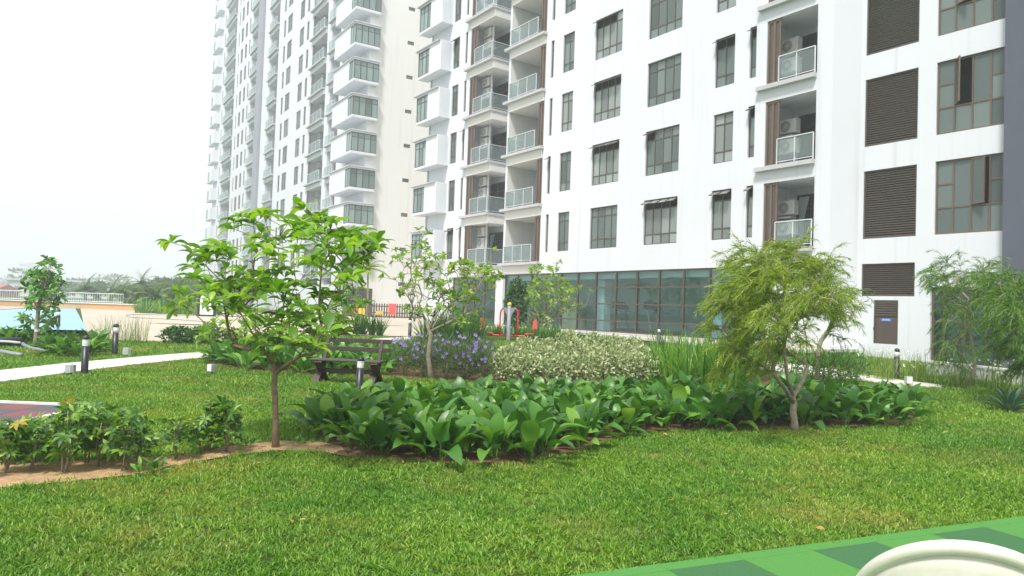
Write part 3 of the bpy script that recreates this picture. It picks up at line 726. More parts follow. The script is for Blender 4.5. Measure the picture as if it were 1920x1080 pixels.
# ================================================================== the tower behind on the left
TW_O = Vector((-13.9197, 65.6939, 0)); TA = math.atan2(-0.83708, 0.54708)
tw = thing('apartment_tower', 'tall white residential tower behind, with stacked balconies and corner bay windows', 'building', TW_O, TA)
tw_m = Matrix.Translation(TW_O) @ Matrix.Rotation(TA, 4, 'Z')
TF = 3.3; NT = 18; TTOP = 5.4 + TF * NT + 2
def tseen(s, y, z): return seen(tw_m, s, y, z, -30)
holes = []; tw_w = []; dark_l, dark_r = -41.7, -39.4
cols_w = [('a', -18.99 - .83, -18.99), ('b', -22.67, -20.98), ('b', -27.98, -26.01), ('a', -29.79, -28.91), ('a', -48.95, -48.26), ('b', -51.63, -50.36), ('b', -54.42, -52.92), ('a', -56.3, -55.7), ('a', -67.5, -66.9), ('c', -7.3, -6.5)]
for k in range(NT):
    zb = 5.37 + TF * k
    for t, a, b in cols_w:
        z0, h = (zb, 2.15) if t != 'c' else (zb + .5, 1.0)
        if tseen(b, 0, z0): holes.append((a, b, z0, z0 + h, 0.15, False)); tw_w.append((t, a, b, z0, h))
bal = [(-17.4, -12.3, 2.8, 'ac'), (-10.9, -8.0, 2.0, 'open'), (-36.0, -32.0, 2.2, 'open'), (-46.6, -42.2, 2.8, 'ac'), (-64.9, -58.0, 2.8, 'ac')]
for a, b, dp, t in bal: holes.append((a, b, 3.4, TTOP - 1, dp, True))
mb = MB(); wall_with_holes(mb, -72, 0, 0.2, TTOP, holes)
# end wall that faces the garden, with its small windows
eh = []
for k in range(NT):
    z0 = 3.35 + TF * k
    if seen(tw_m, 0, 4.1, z0): eh.append(z0)
fh = [(3.78, 4.46, z0, z0 + .36, .15, False) for z0 in eh]
sub = MB(); wall_with_holes(sub, 0, 14, 0.2, TTOP, fh)
sub.v = [(-y, x, z) for x, y, z in sub.v]
mb.quad((-72, 0, TTOP), (0, 0, TTOP), (0, 14, TTOP), (-72, 14, TTOP))
mb.build('wall', W_WALL, tw); sub.build('end_wall', W_CREAM, tw)
MB().box(dark_l, dark_r, -.45, .3, .2, TTOP).build('slate_strip', plaster('slate_blue', (0.33, 0.35, 0.40), .1), tw)
MB().box(-39.3, -36.2, -.08, .0, .2, TTOP).build('pilaster', W_WALL, tw)
_twf = {}
for t, a, b, z0, h in tw_w:
    key = (round(b - a, 2), h); w = b - a
    if key not in _twf:
        m = MB(); e = .07; nc = 2 if w > 1 else 1
        m.box(0, e, -.03, .03, 0, h); m.box(w - e, w, -.03, .03, 0, h); m.box(e, w - e, -.03, .03, 0, e); m.box(e, w - e, -.03, .03, h - e, h)
        if nc == 2: m.box(w / 2 - .035, w / 2 + .035, -.028, .028, e, h - e)
        if h > 1.5: m.box(e, w - e, -.022, .022, h - .55, h - .48); m.box(e, w - e, -.022, .022, .5, .57)
        _twf[key] = m.mesh('tower_window', BROWN)
    o = obj('window', _twf[key], tw, (a, .09, z0)); obj('pane', pane_mesh(w - .14, h - .14, GL_UP), o, (.07, 0.0, .07))
for z0 in eh:
    m_ = 'end_window'
    if m_ not in bpy.data.meshes:
        q = MB()
        q.box(-.02, .02, 0, .05, 0, .36); q.box(-.02, .02, .63, .68, 0, .36); q.box(-.02, .02, .05, .63, 0, .05); q.box(-.02, .02, .05, .63, .31, .36); q.mesh(m_, BROWN)
    o = obj('window', bpy.data.meshes[m_], tw, (-.1, 3.78, z0)); p_ = obj('pane', pane_mesh(.58, .26, GL_UP), o, (0, .05, .05), math.pi / 2)
# stacked balconies of the tower
for k in range(NT):
    zs = 4.75 + TF * k
    for a, b, dp, t in bal:
        if not tseen(b, 0, zs - .7): continue
        o = MB().box(a - .3, b + (-.1 if t == 'ac' else .1), -.35, dp - .02, zs - .17, zs).build('balcony', W_GREY, tw)
        MB().box(a + .02, b - .15, -.1, dp - .02, zs - .68, zs - .17).build('beam', W_WALL, o)
        x0 = a + (.9 if t == 'ac' and a > -40 else .1); x1 = b - .3
        r = MB(); r.bar((x0, -.28, zs + 1), (x1, -.28, zs + 1), .05, .05); 
        for i in range(4): x = x0 + (x1 - x0) * i / 3; r.bar((x, -.28, zs), (x, -.28, zs + 1), .04, .04, (1, 0, 0))
        r.build('railing', STEEL, o)
        MB().bar((x0, -.28, zs + .52), (x1, -.28, zs + .52), .01, .84).build('glass_panel', GL_RAIL, o)
        if t == 'ac':
            MB().bar((x1, -.26, zs + .52), (x1, 1.0, zs + .52), .01, .9).build('glass_panel', GL_RAIL, o)
            if a > -20: screen_panel(o, a + .02, a + .4, zs, zs + 2.6, .05)
            ac_unit(tw, a + .75, .7, zs + 1.2); ac_unit(tw, a + .75, .7, zs + 1.9)
            sliding_door(tw, b - 2.2, b - .7, zs, dp - .05, 2.2)
        else:
            screen_panel(o, b - .42, b - .02, zs, zs + 2.6, .05)
# corner bays (a glazed corner box per floor)
for k in range(NT):
    z0 = 5.5 + TF * k
    if not seen(tw_m, .5, 0, z0): continue
    m = MB(); y0, y1, s1, s0 = -1.6, 0.8, 0.5, -5.0
    m.box(s0, s1, y0, y1, z0 - .22, z0, 0); m.box(s0, s1, y0, y1, z0 + 1.72, z0 + 1.9, 0)
    m.quad((s0, y0, z0), (-.75, y0, z0), (-.75, y0, z0 + 1.72), (s0, y0, z0 + 1.72)); m.quad((s1, y1, z0), (0, y1, z0), (0, y1, z0 + 1.72), (s1, y1, z0 + 1.72))
    m.quad((-.75, y0, z0), (-.75, y0 + .3, z0), (-.75, y0 + .3, z0 + 1.72), (-.75, y0, z0 + 1.72)); m.quad((s0, 0, z0), (s0, y0, z0), (s0, y0, z0 + 1.72), (s0, 0, z0 + 1.72))
    o = m.build('corner_bay', W_WALL, tw)
    MB().box(s0 - .1, s1 + .12, y0 - .12, y1 + .1, z0 + 1.9, z0 + 1.95).build('eaves', W_WALL, o)
    f = 'corner_window'
    if f not in bpy.data.meshes:
        q = MB(); L_w = 2.4
        for y in (0, .6, 1.2, 1.8, 2.34): q.box(-.03, .03, y, y + .06, .06, 1.66)
        q.box(-.03, .03, 0, 2.4, 0, .06); q.box(-.03, .03, 0, 2.4, 1.66, 1.72); q.box(-.025, .025, .06, 2.34, 1.25, 1.30)
        for x in (-1.2, -.62): q.box(x, x + .05, -.0, .05, .06, 1.66)
        q.box(-1.2, -.04, 0, .05, 0, .06); q.box(-1.2, -.04, 0, .05, 1.66, 1.72); q.mesh(f, BROWN)
    w_ = obj('window', bpy.data.meshes[f], tw, (s1 - .06, y0 + .04, z0))
    for i in range(4): obj('pane', pane_mesh(.53, 1.6, GL_BAY), w_, (0, .06 + i * .6, .06), math.pi / 2)
    for x in (-1.15, -.57): obj('pane', pane_mesh(.52, 1.6, GL_BAY), w_, (x, .025, .06))
# far end boxes and the ground floor opening of the tower
for k in range(NT):
    z0 = 5.3 + TF * k
    if tseen(-70, -.9, z0): MB().box(-73.2, -68.3, -.9, 0, z0, z0 + 2.0).build('bay', W_WALL, tw); MB().box(-71.8, -70.8, -.93, -.902, z0 + .2, z0 + 1.8).build('bay_glass', GL_BAY, tw)
q = MB(); q.box(-.03, .03, -1.28, 1.03, .52, .58).box(-.03, .03, -1.28, 1.03, 2.92, 2.98)
for y in (-1.28, -.5, .3, .97): q.box(-.03, .03, y, y + .06, .58, 2.92)
o = q.build('lobby_window', BROWN, tw, (.42, 0, 0))
for y, w in ((-1.22, .72), (-.44, .74), (.36, .61)): obj('pane', pane_mesh(w, 2.34, GL_DOOR), o, (0, y, .58), math.pi / 2)
# ================================================================== garden furniture and fittings
# --- bench
p0, p1 = gp(594, 719), gp(692, 724)
ax = (p1 - p0); ax.z = 0; ax.normalize()
bc = (p0 + p1) / 2; bc.z = tz(bc.y)
bn = thing('park_bench', 'dark brown slatted wooden bench with crossed legs on the lawn', 'bench', bc, math.atan2(ax.y, ax.x))
def plank(nm, x0, x1, y0, y1, z0, z1, mat, parent=bn):
    e = .006; m = MB()
    V = []
    for x, dx in ((x0, 0), (x1, 0)):
        V += [(x, y0 + e, z0), (x, y1 - e, z0), (x, y1, z0 + e), (x, y1, z1 - e), (x, y1 - e, z1), (x, y0 + e, z1), (x, y0, z1 - e), (x, y0, z0 + e)]
    F = [(i, (i + 1) % 8, 8 + (i + 1) % 8, 8 + i) for i in range(8)] + [tuple(range(8))[::-1], tuple(range(8, 16))]
    return m.add(V, F).build(nm, mat, parent)
for i, y in enumerate((-.02, .085, .19, .295)): plank('seat_slat', -.68, .70, y, y + .095, .425, .455, WOODT)
for (z, y) in ((.60, .44), (.76, .50)): plank('back_slat', -.58, .74, y, y + .028, z, z + .085, WOODT)
for x in (-.52, .56):
    for y0, y1 in ((-.02, .42), (.42, -.02)):
        m = MB(); m.bar((x + (.03 if y0 > y1 else -.03), y0, -.02), (x + (.03 if y0 > y1 else -.03), y1, .42), .055, .13, (1, 0, 0)); m.build('leg', WOOD, bn)
    MB().bar((x, .36, .40), (x, .52, .82), .05, .06, (1, 0, 0)).build('back_post', WOOD, bn)
    MB().box(x - .06, x + .06, -.03, .41, .385, .424).build('bearer', WOOD, bn)
plank('stretcher', -.52, .56, .17, .23, .20, .28, WOOD)

# --- bollard lights
post = MB().lathe([(.066, -.03), (.066, .0), (.0625, .012), (.0625, .535)], 20).mesh('post', BLACK, True)
lens = MB().lathe([(.054, .535), (.054, .668)], 20).mesh('lens', LENS, True)
ring = MB().lathe([(.055, 0), (.0635, .003), (.0635, .010), (.055, .016)], 20).mesh('ring', LENS, True)
cap = MB().lathe([(.064, .668), (.064, .682), (.058, .71), (.038, .735), (.012, .745), (.001, .746)], 20).mesh('cap', BLACK, True)
def bollard(px, py, label, k=1.0, rings=True):
    o = thing('bollard_light', label, 'bollard', gp(px, py), 0, 'black bollard lights of the garden'); o.scale = (k, k, k)
    obj('post', post, o); obj('lens', lens, o); obj('cap', cap, o)
    if rings:
        for i in range(5): obj('ring', ring, o, (0, 0, .548 + i * .024))
    return o
bl = bollard(672, 748, 'black bollard light standing in front of the bench, behind the large-leaved bed', 0.93); bl.rotation_euler = (0, math.radians(1.5), 0)
bollard(158, 703, 'black bollard light beside the white path, nearest on the left')
bollard(215, 667, 'black bollard light on the far side of the left path before tall grasses', 1.02, False)
bollard(1681, 711, 'black bollard light among wild grasses below the service door', 1.02, False)
bollard(768, 634, 'black bollard light at the path end behind the purple flowers', 1.0, False)
bollard(1235, 652, 'bollard light by the retaining wall behind the pale hedge', 1.0, False)
bollard(108, 622, 'bollard light behind the shrubs next to the swimming pool', 1.0, False)
bollard(777, 603, 'tiny bollard light far out on the paved deck near the picket fence', 1.2, False)

# --- ground spotlights: small grey boxes on a spike
def spot(px, py, label, rz, k=1.0):
    o = thing('garden_spotlight', label, 'spotlight', gp(px, py), rz, 'grey spotlights on the lawn'); o.scale = (k,) * 3
    MB().tube([(0, 0, -.05), (0, 0, .06)], .014, 8).build('spike', BLACK, o)
    m = MB(); m.box(-.075, .02, -.06, .06, .05, .20); m.build('housing', GREYB, o)
    m = MB()
    for i in range(4): m.box(.024 + i * .013, .031 + i * .013, -.055, .055, .055, .195)
    m.box(.02, .024, -.05, .05, .06, .19); m.build('heat_sink', GREYB, o)
    MB().box(-.082, -.0755, -.05, .05, .06, .19).build('front_glass', LENS, o)
spot(132, 704, 'grey box spotlight beside the nearest left bollard on the path edge', 0.15)
spot(238, 669, 'grey box spotlight right of the bollard by the tall grasses', 0.4, 1.05)
spot(397, 701, 'small pale spotlight alone on the lawn right of the path', 1.2, 0.95)
spot(1703, 724, 'grey box spotlight on the right path beside the wild grasses', 1.4, 1.1)

# --- loose pipes on the grass at the left edge
a, b = gp(-30, 654), gp(39, 650)
tag(MB().tube([a + Vector((0, 0, .14)), a.lerp(b, .5) + Vector((0, 0, .15)), b + Vector((0, 0, .13))], .105, 14).build('foam_roll', FOAM, smooth=True), 'thick black foam roll lying on the grass at the left edge', 'foam roll')
q = [(38, 646, .1), (44, 652, .07), (58, 657, .05), (75, 660, .05), (91, 663, .05)]
tag(MB().tube([gp(x, y) + Vector((0, 0, z)) for x, y, z in q], .045, 10).build('drain_hose', PIPE, smooth=True), 'bent grey pipe running out from the black foam roll', 'pipe')
q = [(-20, 661, .05), (0, 663, .05), (20, 667, .05), (40, 670, .05)]
tag(MB().tube([gp(x, y) + Vector((0, 0, z)) for x, y, z in q], .05, 10).build('drain_hose', PIPE, smooth=True), 'short straight grey pipe on the grass below the foam roll', 'pipe')
tag(MB().tube([at(-22, 641, 16.6), at(0, 640, 16.6), at(20, 641, 16.5), at(38, 643, 16.4)], .03, 8).build('cushion_strip', GREYB, smooth=True), 'grey strip lying along the top of the foam roll', 'strip')
# --- garden hose looping over the paving
q = [(425, 607), (380, 604), (330, 600), (280, 598), (245, 596), (236, 593), (245, 591), (280, 590.5), (330, 592), (420, 592)]
tag(MB().tube([gp(x, y) + Vector((0, 0, .03)) for x, y in q], .017, 5).build('garden_hose', PIPE), 'thin dark hose looping across the cream paving', 'hose')

# --- outdoor leg press: grey post, red tube frames and two seats
ep = at(953, 640, 27.0); ep.z = tz(27)
ex = thing('exercise_machine', 'red and grey outdoor leg press with yellow capped post', 'exercise machine', ep, -0.05)
MB().lathe([(.09, -.1), (.075, .0), (.07, 1.30)], 16).build('post', GPOST, ex, smooth=True)
MB().lathe([(.075, 1.30), (.08, 1.33), (.07, 1.38), (.04, 1.41), (.005, 1.42)], 16).build('post_cap', YEL, ex, smooth=True)
MB().add([(-.24, -.03, 1.22), (.24, -.03, 1.22), (.07, -.03, .9), (-.07, -.03, .9), (-.24, .03, 1.22), (.24, .03, 1.22), (.07, .03, .9), (-.07, .03, .9)], [(0, 1, 2, 3), (7, 6, 5, 4), (0, 4, 5, 1), (1, 5, 6, 2), (2, 6, 7, 3), (3, 7, 4, 0)]).build('gusset', GPOST, ex)
for s in (-1, 1):
    P = [(s * .2, 0, 1.19), (s * .27, 0, 1.16), (s * .32, 0, 1.08), (s * .335, 0, .95), (s * .335, 0, .55), (s * .33, 0, .18)]
    MB().tube(P, .032, 10).build('frame_tube', RED, ex, smooth=True)
    P = [(s * .06, 0, .17), (s * .5, 0, .17), (s * .82, 0, .2), (s * .93, 0, .27), (s * .98, 0, .4), (s * 1.0, 0, .52)]
    MB().tube(P, .032, 10).build('seat_arm', RED, ex, smooth=True)
    m = MB(); m.add([(s * .98 - .09, -.2, .45), (s * .98 + .09, -.2, .45), (s * .98 + .1, .2, .45), (s * .98 - .1, .2, .45), (s * 1.0 - .07, -.18, .80), (s * 1.0 + .05, -.18, .80), (s * 1.0 + .05, .18, .80), (s * 1.0 - .07, .18, .80)], [(0, 1, 5, 4), (1, 2, 6, 5), (2, 3, 7, 6), (3, 0, 4, 7), (4, 5, 6, 7), (3, 2, 1, 0)])
    m.build('seat_back', REDP, ex)
    MB().box(s * .78 - .17, s * .78 + .17, -.18, .18, .24, .28).build('seat', REDP, ex)
    MB().box(s * .18 - .02, s * .18 + .02, -.16, .16, .25, .45).build('foot_plate', GPOST, ex)

# --- gym machines behind the glass
def gym(kind, s, w, label, rz=0):
    o = thing('treadmill' if kind == 't' else 'elliptical_trainer', label, 'treadmill' if kind == 't' else 'trainer', nb_m @ Vector((s, w, .58)), -FY + rz)
    DK = BLACK
    if kind == 't':
        MB().box(-.8, .9, -.35, .35, .02, .2).build('deck', DK, o)
        for y in (-.33, .33):
            MB().bar((.62, y, .18), (.86, y, 1.25), .07, .09, (0, 1, 0)).build('upright', GPOST, o)
            MB().tube([(.84, y, 1.1), (.5, y, 1.02), (.1, y, .98)], .025, 8).build('handrail', DK, o)
        MB().add([(.62, -.42, 1.12), (1.02, -.42, 1.2), (1.02, .42, 1.2), (.62, .42, 1.12), (.66, -.42, 1.22), (.98, -.42, 1.52), (.98, .42, 1.52), (.66, .42, 1.22)], [(0, 1, 5, 4), (1, 2, 6, 5), (2, 3, 7, 6), (3, 0, 4, 7), (4, 5, 6, 7), (3, 2, 1, 0)]).build('console', DK, o)
    else:
        MB().box(-.7, .7, -.25, .25, .02, .14).build('base', GPOST, o)
        MB().bar((.4, 0, .1), (.45, 0, 1.45), .08, .1, (0, 1, 0)).build('mast', GPOST, o)
        MB().lathe([(.28, -.06), (.3, 0), (.28, .06)], 18, (.35, 0, .45)).build('flywheel', DK, o)
        for y in (-.2, .2):
            MB().tube([(.4, y, .6), (.3, y, 1.1), (.1, y, 1.6)], .025, 8).build('arm_lever', ACM, o); MB().box(-.5, .0, y - .08, y + .08, .25, .3).build('pedal', DK, o)
        MB().bar((.3, 0, 1.45), (.55, 0, 1.6), .4, .05, (0, 1, 0)).build('console', GREYB, o)
gym('t', -3.0, 1.2, 'dark treadmill behind the gym glass, the left one of the two', math.pi); gym('t', -0.9, 1.3, 'dark treadmill behind the gym glass, the right one of the two', math.pi)
gym('e', 1.3, 1.3, 'pale armed elliptical trainer behind the gym glass near the weeping tree')

# --- picket fence with bright plastic panels in front of the tower
fa, fb = at(640, 597, 60.5), at(800, 597, 61.5); fz = 0.46
fd = (fb - fa); fd.z = 0; fl = fd.length; fd.normalize()
fc = thing('picket_fence', 'brown picket fence at the foot of the white tower', 'fence', (fa.x, fa.y, fz), math.atan2(fd.y, fd.x))
pk = MB().add([(-.06, -.02, .1), (.06, -.02, .1), (.06, -.02, 1.12), (0, -.02, 1.22), (-.06, -.02, 1.12), (-.06, .02, .1), (.06, .02, .1), (.06, .02, 1.12), (0, .02, 1.22), (-.06, .02, 1.12)], [(0, 1, 2, 3, 4), (9, 8, 7, 6, 5), (0, 5, 6, 1), (1, 6, 7, 2), (2, 7, 8, 3), (3, 8, 9, 4), (4, 9, 5, 0)]).mesh('picket', FENCE)
n = int(fl / .215)
for i in range(n): obj('picket', pk, fc, (.1 + i * .215, 0, 0))
for z in (.35, .9): MB().box(0, fl, .022, .07, z, z + .09).build('rail', FENCE, fc)
MB().box(0, fl, -.1, .1, -.02, .12).build('base_board', FENCE, fc)
def ppanel(nm, x0, x1, y0, y1, mat, label, Y, cat='panel'):
    a, b = at(x0, y1, Y), at(x1, y1, Y); top = at(x0, y0, Y); w = b.x - a.x; h = top.z - a.z; z = max(a.z, fz + .02)
    o = thing(nm, label, cat, (a.x, Y, z)); m = MB().box(0, w, -.06, .06, 0, h); m.build('board', mat, o)
    m = MB()
    for i in range(3): m.box(w * .12, w * .88, -.085, -.061, h * (.15 + i * .28), h * (.30 + i * .28))
    m.build('rib', mat, o)
    for x in (.08, w - .12): MB().box(x, x + .06, -.05, .05, fz - z - .01, 0).build('foot', BLACK, o)
ppanel('play_panel', 728, 742, 569, 590, REDP, 'tall red plastic play panel standing beside the picket fence', 59.5)
ppanel('play_panel', 672, 684, 577, 590, YEL, 'yellow plastic play panel left of the white gap in the fence', 59.5)
ppanel('play_panel', 663, 670.5, 572, 588, REDP, 'narrow red plastic play panel next to the yellow one', 59.8)
ppanel('play_panel', 705, 718, 583.5, 590, YEL, 'low yellow plastic play block between the yellow and red panels', 59.3)

# --- orange wall, white railing, arched board at the pool end
ow = thing('pool_wall', 'low orange rendered wall at the far end of the pool', 'wall')
m = MB(); wa, wb = Vector((-28.2, 54.5, .45)), Vector((-56, 58, .45))
m.bar(wa + Vector((0, 0, .2)), wb + Vector((0, 0, .2)), .35, .46); m.build('wall_face', W_ORANGE, ow)
MB().bar(wa + Vector((0, 0, .46)), wb + Vector((0, 0, .46)), .5, .07).build('coping', KERB, ow)
ra, rb_ = wa.lerp(wb, .05), wa.lerp(wb, .95); rl = thing('railing', 'white metal railing with thin bars on the orange pool wall', 'railing')
up = Vector((0, 0, 1))
MB().bar(ra + up * 1.22, rb_ + up * 1.22, .06, .06).build('top_rail', STEEL, rl); MB().bar(ra + up * .6, rb_ + up * .6, .05, .05).build('bottom_rail', STEEL, rl)
bm_ = MB().box(-.009, .009, -.009, .009, .5, 1.2).mesh('bar', STEEL)
for i in range(130): q = ra.lerp(rb_, i / 129); obj('bar', bm_, rl, q)
ab = at(388, 570, 44); ar = thing('arched_board', 'white arched board in a dark frame among the shrubs', 'board', (ab.x, 44, .45), 0.2)
def arch(w, h, y0, y1, inset=0.0):
    P = [(-w / 2 + inset, inset), (w / 2 - inset, inset)]; r = w / 2 - inset
    for i in range(13): a = math.pi * i / 12; P.append((r * math.cos(a), h - w / 2 + r * math.sin(a)))
    n = len(P); V = [(x, y0, z) for x, z in P] + [(x, y1, z) for x, z in P]
    return V, [tuple(range(n)), tuple(range(n, 2 * n))[::-1]] + [(i, i + n, (i + 1) % n + n, (i + 1) % n) for i in range(n)]
MB().add(*arch(1.08, 1.6, -.02, .05)).build('frame', BLACK, ar); MB().add(*arch(1.0, 1.55, -.05, -.021, .12)).build('face', SIGNW, ar)
# --- things beyond the pool
fb1 = thing('far_building', 'low white building beyond the pool at the left edge', 'building', (-135, 205, -3)); MB().box(-9, 20, 0, 14, 0, 8.0).build('wall', FARB, fb1)
for i in range(7): MB().box(-7 + i * 3.6, -5.2 + i * 3.6, -.05, -.002, 4.6, 6.4).build('window', GL_UP, fb1)
MB().box(-9.6, 20.6, -.6, 14.6, 8.0, 8.5).build('roof', W_GREY, fb1)
fb2 = thing('far_building', 'low red walled house peeping in at the left edge of the picture', 'building', (-112, 152, -3)); MB().box(-8, 1.6, 0, 9, 0, 4.6).build('wall', ROOFR, fb2)
MB().add([(-8.6, -.6, 4.6), (2.2, -.6, 4.6), (2.2, 9.6, 4.6), (-8.6, 9.6, 4.6), (-8.6, 4.5, 6.2), (2.2, 4.5, 6.2)], [(0, 1, 5, 4), (2, 3, 4, 5), (1, 2, 5), (3, 0, 4)]).build('roof', ROOFR, fb2)
q = at(40, 545, 700); fb3 = thing('far_tower', 'faint tower block far away in the haze at the left', 'building', (q.x, 700, -5)); MB().box(-4, 5, 0, 9, 0, 36).build('wall', FARB, fb3)
for i in range(9): MB().box(-3.2, 4.2, -.1, -.002, 2 + i * 3.8, 3.6 + i * 3.8).build('window', GL_UP, fb3)

# --- white plastic chair in the right foreground, only its back rises into view
chp = at(1822, 1024, 2.28); chx = thing('plastic_chair', 'cream plastic chair with a rounded white backrest rim in the right foreground', 'chair', (chp.x, 2.28, 0.02), math.radians(180 - 20))
cz = chp.z - 0.02
def back_curve(t):                                    # t -1..1 along the rim: position and height of the tub shaped back
    a = t * 1.75; x = 0.31 * math.sin(a); y = 0.24 - 0.27 * math.cos(a) * 1.0
    z = cz - 0.46 * (1 - math.cos(min(abs(t), 1) * 1.35)) - 0.04 * abs(t) ** 3
    return x, -y, z
V, F = [], []; K = 32
for i in range(K + 1):
    x, y, z = back_curve(-1 + 2 * i / K)
    for j in range(7):
        u = j / 6; o_ = 1.035 - .14 * u; V.append((x * o_, (y - .03) * o_ + .03, z + (0.40 - z) * u))
for i in range(K):
    for j in range(6): b = i * 7 + j; F.append((b, b + 1, b + 8, b + 7))
bk_ = MB().add(V, F).build('backrest', CHAIR, chx, smooth=True); so = bk_.modifiers.new('thick', 'SOLIDIFY'); so.thickness = .012; so.offset = 0
MB().tube([back_curve(-1 + 2 * i / 40) for i in range(41)], .024, 12).build('rim', CHAIR, chx, smooth=True)
V = [(0, 0, .41)] + [(.25 * math.cos(a * math.pi / 16), .23 * math.sin(a * math.pi / 16) - .0, .42) for a in range(32)]
MB().add(V, [(0, 1 + i, 1 + (i + 1) % 32) for i in range(32)]).build('seat', CHAIR, chx, smooth=True)
for x, y in ((-.2, -.18), (.2, -.18), (-.2, .17), (.2, .17)): MB().tube([(x, y, .42), (x * 1.15, y * 1.18, .0)], [.024, .018], 8).build('leg', CHAIRW, chx, smooth=True)
# ================================================================== planting
LF_TREE = leafmat('tree_leaf', [(0.12, (0.05, 0.14, 0.010)), (0.5, (0.14, 0.31, 0.020)), (0.85, (0.32, 0.48, 0.05))], 0.42, 0.38, 2.0)
LF_BED = leafmat('bed_leaf', [(0.10, (0.020, 0.085, 0.014)), (0.42, (0.050, 0.165, 0.022)), (0.72, (0.105, 0.265, 0.034)), (0.94, (0.32, 0.49, 0.06))], 0.38, 0.28, 2.5, 0.5)
LF_SCH = leafmat('schefflera_leaf', [(0.12, (0.026, 0.085, 0.018)), (0.5, (0.08, 0.20, 0.028)), (0.85, (0.30, 0.47, 0.08))], 0.4, 0.3, 5.0)
LF_SCHY = leafmat('yellow_leaf', [(0.3, (0.34, 0.27, 0.04)), (0.8, (0.48, 0.42, 0.09))], 0.5, 0.3)
LF_WEEP = leafmat('weeping_leaf', [(0.15, (0.085, 0.17, 0.010)), (0.5, (0.21, 0.32, 0.020)), (0.85, (0.44, 0.52, 0.08))], 0.55, 0.4, 3.0)
LF_WEEPD = leafmat('weeping_leaf_deep', [(0.2, (0.035, 0.119, 0.011)), (0.5, (0.091, 0.224, 0.020)), (0.85, (0.210, 0.364, 0.042))], 0.55, 0.35, 3.0)
LF_THIN = leafmat('thin_tree_leaf', [(0.2, (0.065, 0.174, 0.017)), (0.5, (0.160, 0.319, 0.029)), (0.85, (0.377, 0.478, 0.072))], 0.5, 0.4, 2.0)
LF_DARK = leafmat('dark_leaf', [(0.2, (0.017, 0.063, 0.014)), (0.6, (0.042, 0.140, 0.022)), (0.9, (0.098, 0.238, 0.042))], 0.45, 0.25, 2.0)
LF_MID = leafmat('shrub_leaf', [(0.2, (0.030, 0.112, 0.018)), (0.55, (0.083, 0.240, 0.030)), (0.9, (0.210, 0.420, 0.060))], 0.42, 0.28, 2.0)
LF_VAR = leafmat('variegated_leaf', [(0.15, (0.11, 0.20, 0.06)), (0.38, (0.24, 0.33, 0.13)), (0.6, (0.46, 0.50, 0.29)), (0.9, (0.66, 0.69, 0.50))], 0.5, 0.25, 3.0, tcol=(1, 1, .7))
LF_RUE = leafmat('ruellia_leaf', [(0.2, (0.039, 0.098, 0.033)), (0.55, (0.091, 0.169, 0.058)), (0.9, (0.169, 0.260, 0.078))], 0.5, 0.25, 3.0)
LF_STRAP = leafmat('strap_leaf', [(0.2, (0.042, 0.140, 0.014)), (0.55, (0.112, 0.280, 0.028)), (0.9, (0.280, 0.476, 0.070))], 0.4, 0.32, 3.0)
LF_STRAPD = leafmat('dark_strap_leaf', [(0.2, (0.021, 0.084, 0.014)), (0.55, (0.056, 0.175, 0.022)), (0.9, (0.140, 0.294, 0.042))], 0.4, 0.28, 3.0)
LF_WILD = leafmat('wild_grass', [(0.2, (0.07, 0.17, 0.02)), (0.55, (0.17, 0.28, 0.04)), (0.9, (0.42, 0.46, 0.16))], 0.6, 0.35, 3.0)
LF_AGAVE = leafmat('agave_leaf', [(0.2, (0.039, 0.117, 0.065)), (0.9, (0.130, 0.247, 0.143))], 0.5, 0.1)
LF_FAR = leafmat('far_leaf', [(0.2, (0.028, 0.085, 0.018)), (0.9, (0.11, 0.20, 0.045))], 0.7, 0.25, 0.4)
LF_PALM = leafmat('palm_leaf', [(0.2, (0.039, 0.117, 0.016)), (0.9, (0.182, 0.312, 0.065))], 0.5, 0.3)
FLOWER = leafmat('violet_petal', [(0.2, (0.30, 0.20, 0.62)), (0.9, (0.50, 0.38, 0.80))], 0.6, 0.35, tcol=(1, 0.9, 1))
FLOWW = leafmat('white_petal', [(0.2, (0.75, 0.75, 0.72)), (0.9, (0.85, 0.85, 0.82))], 0.6, 0.3, tcol=(1, 1, 1))

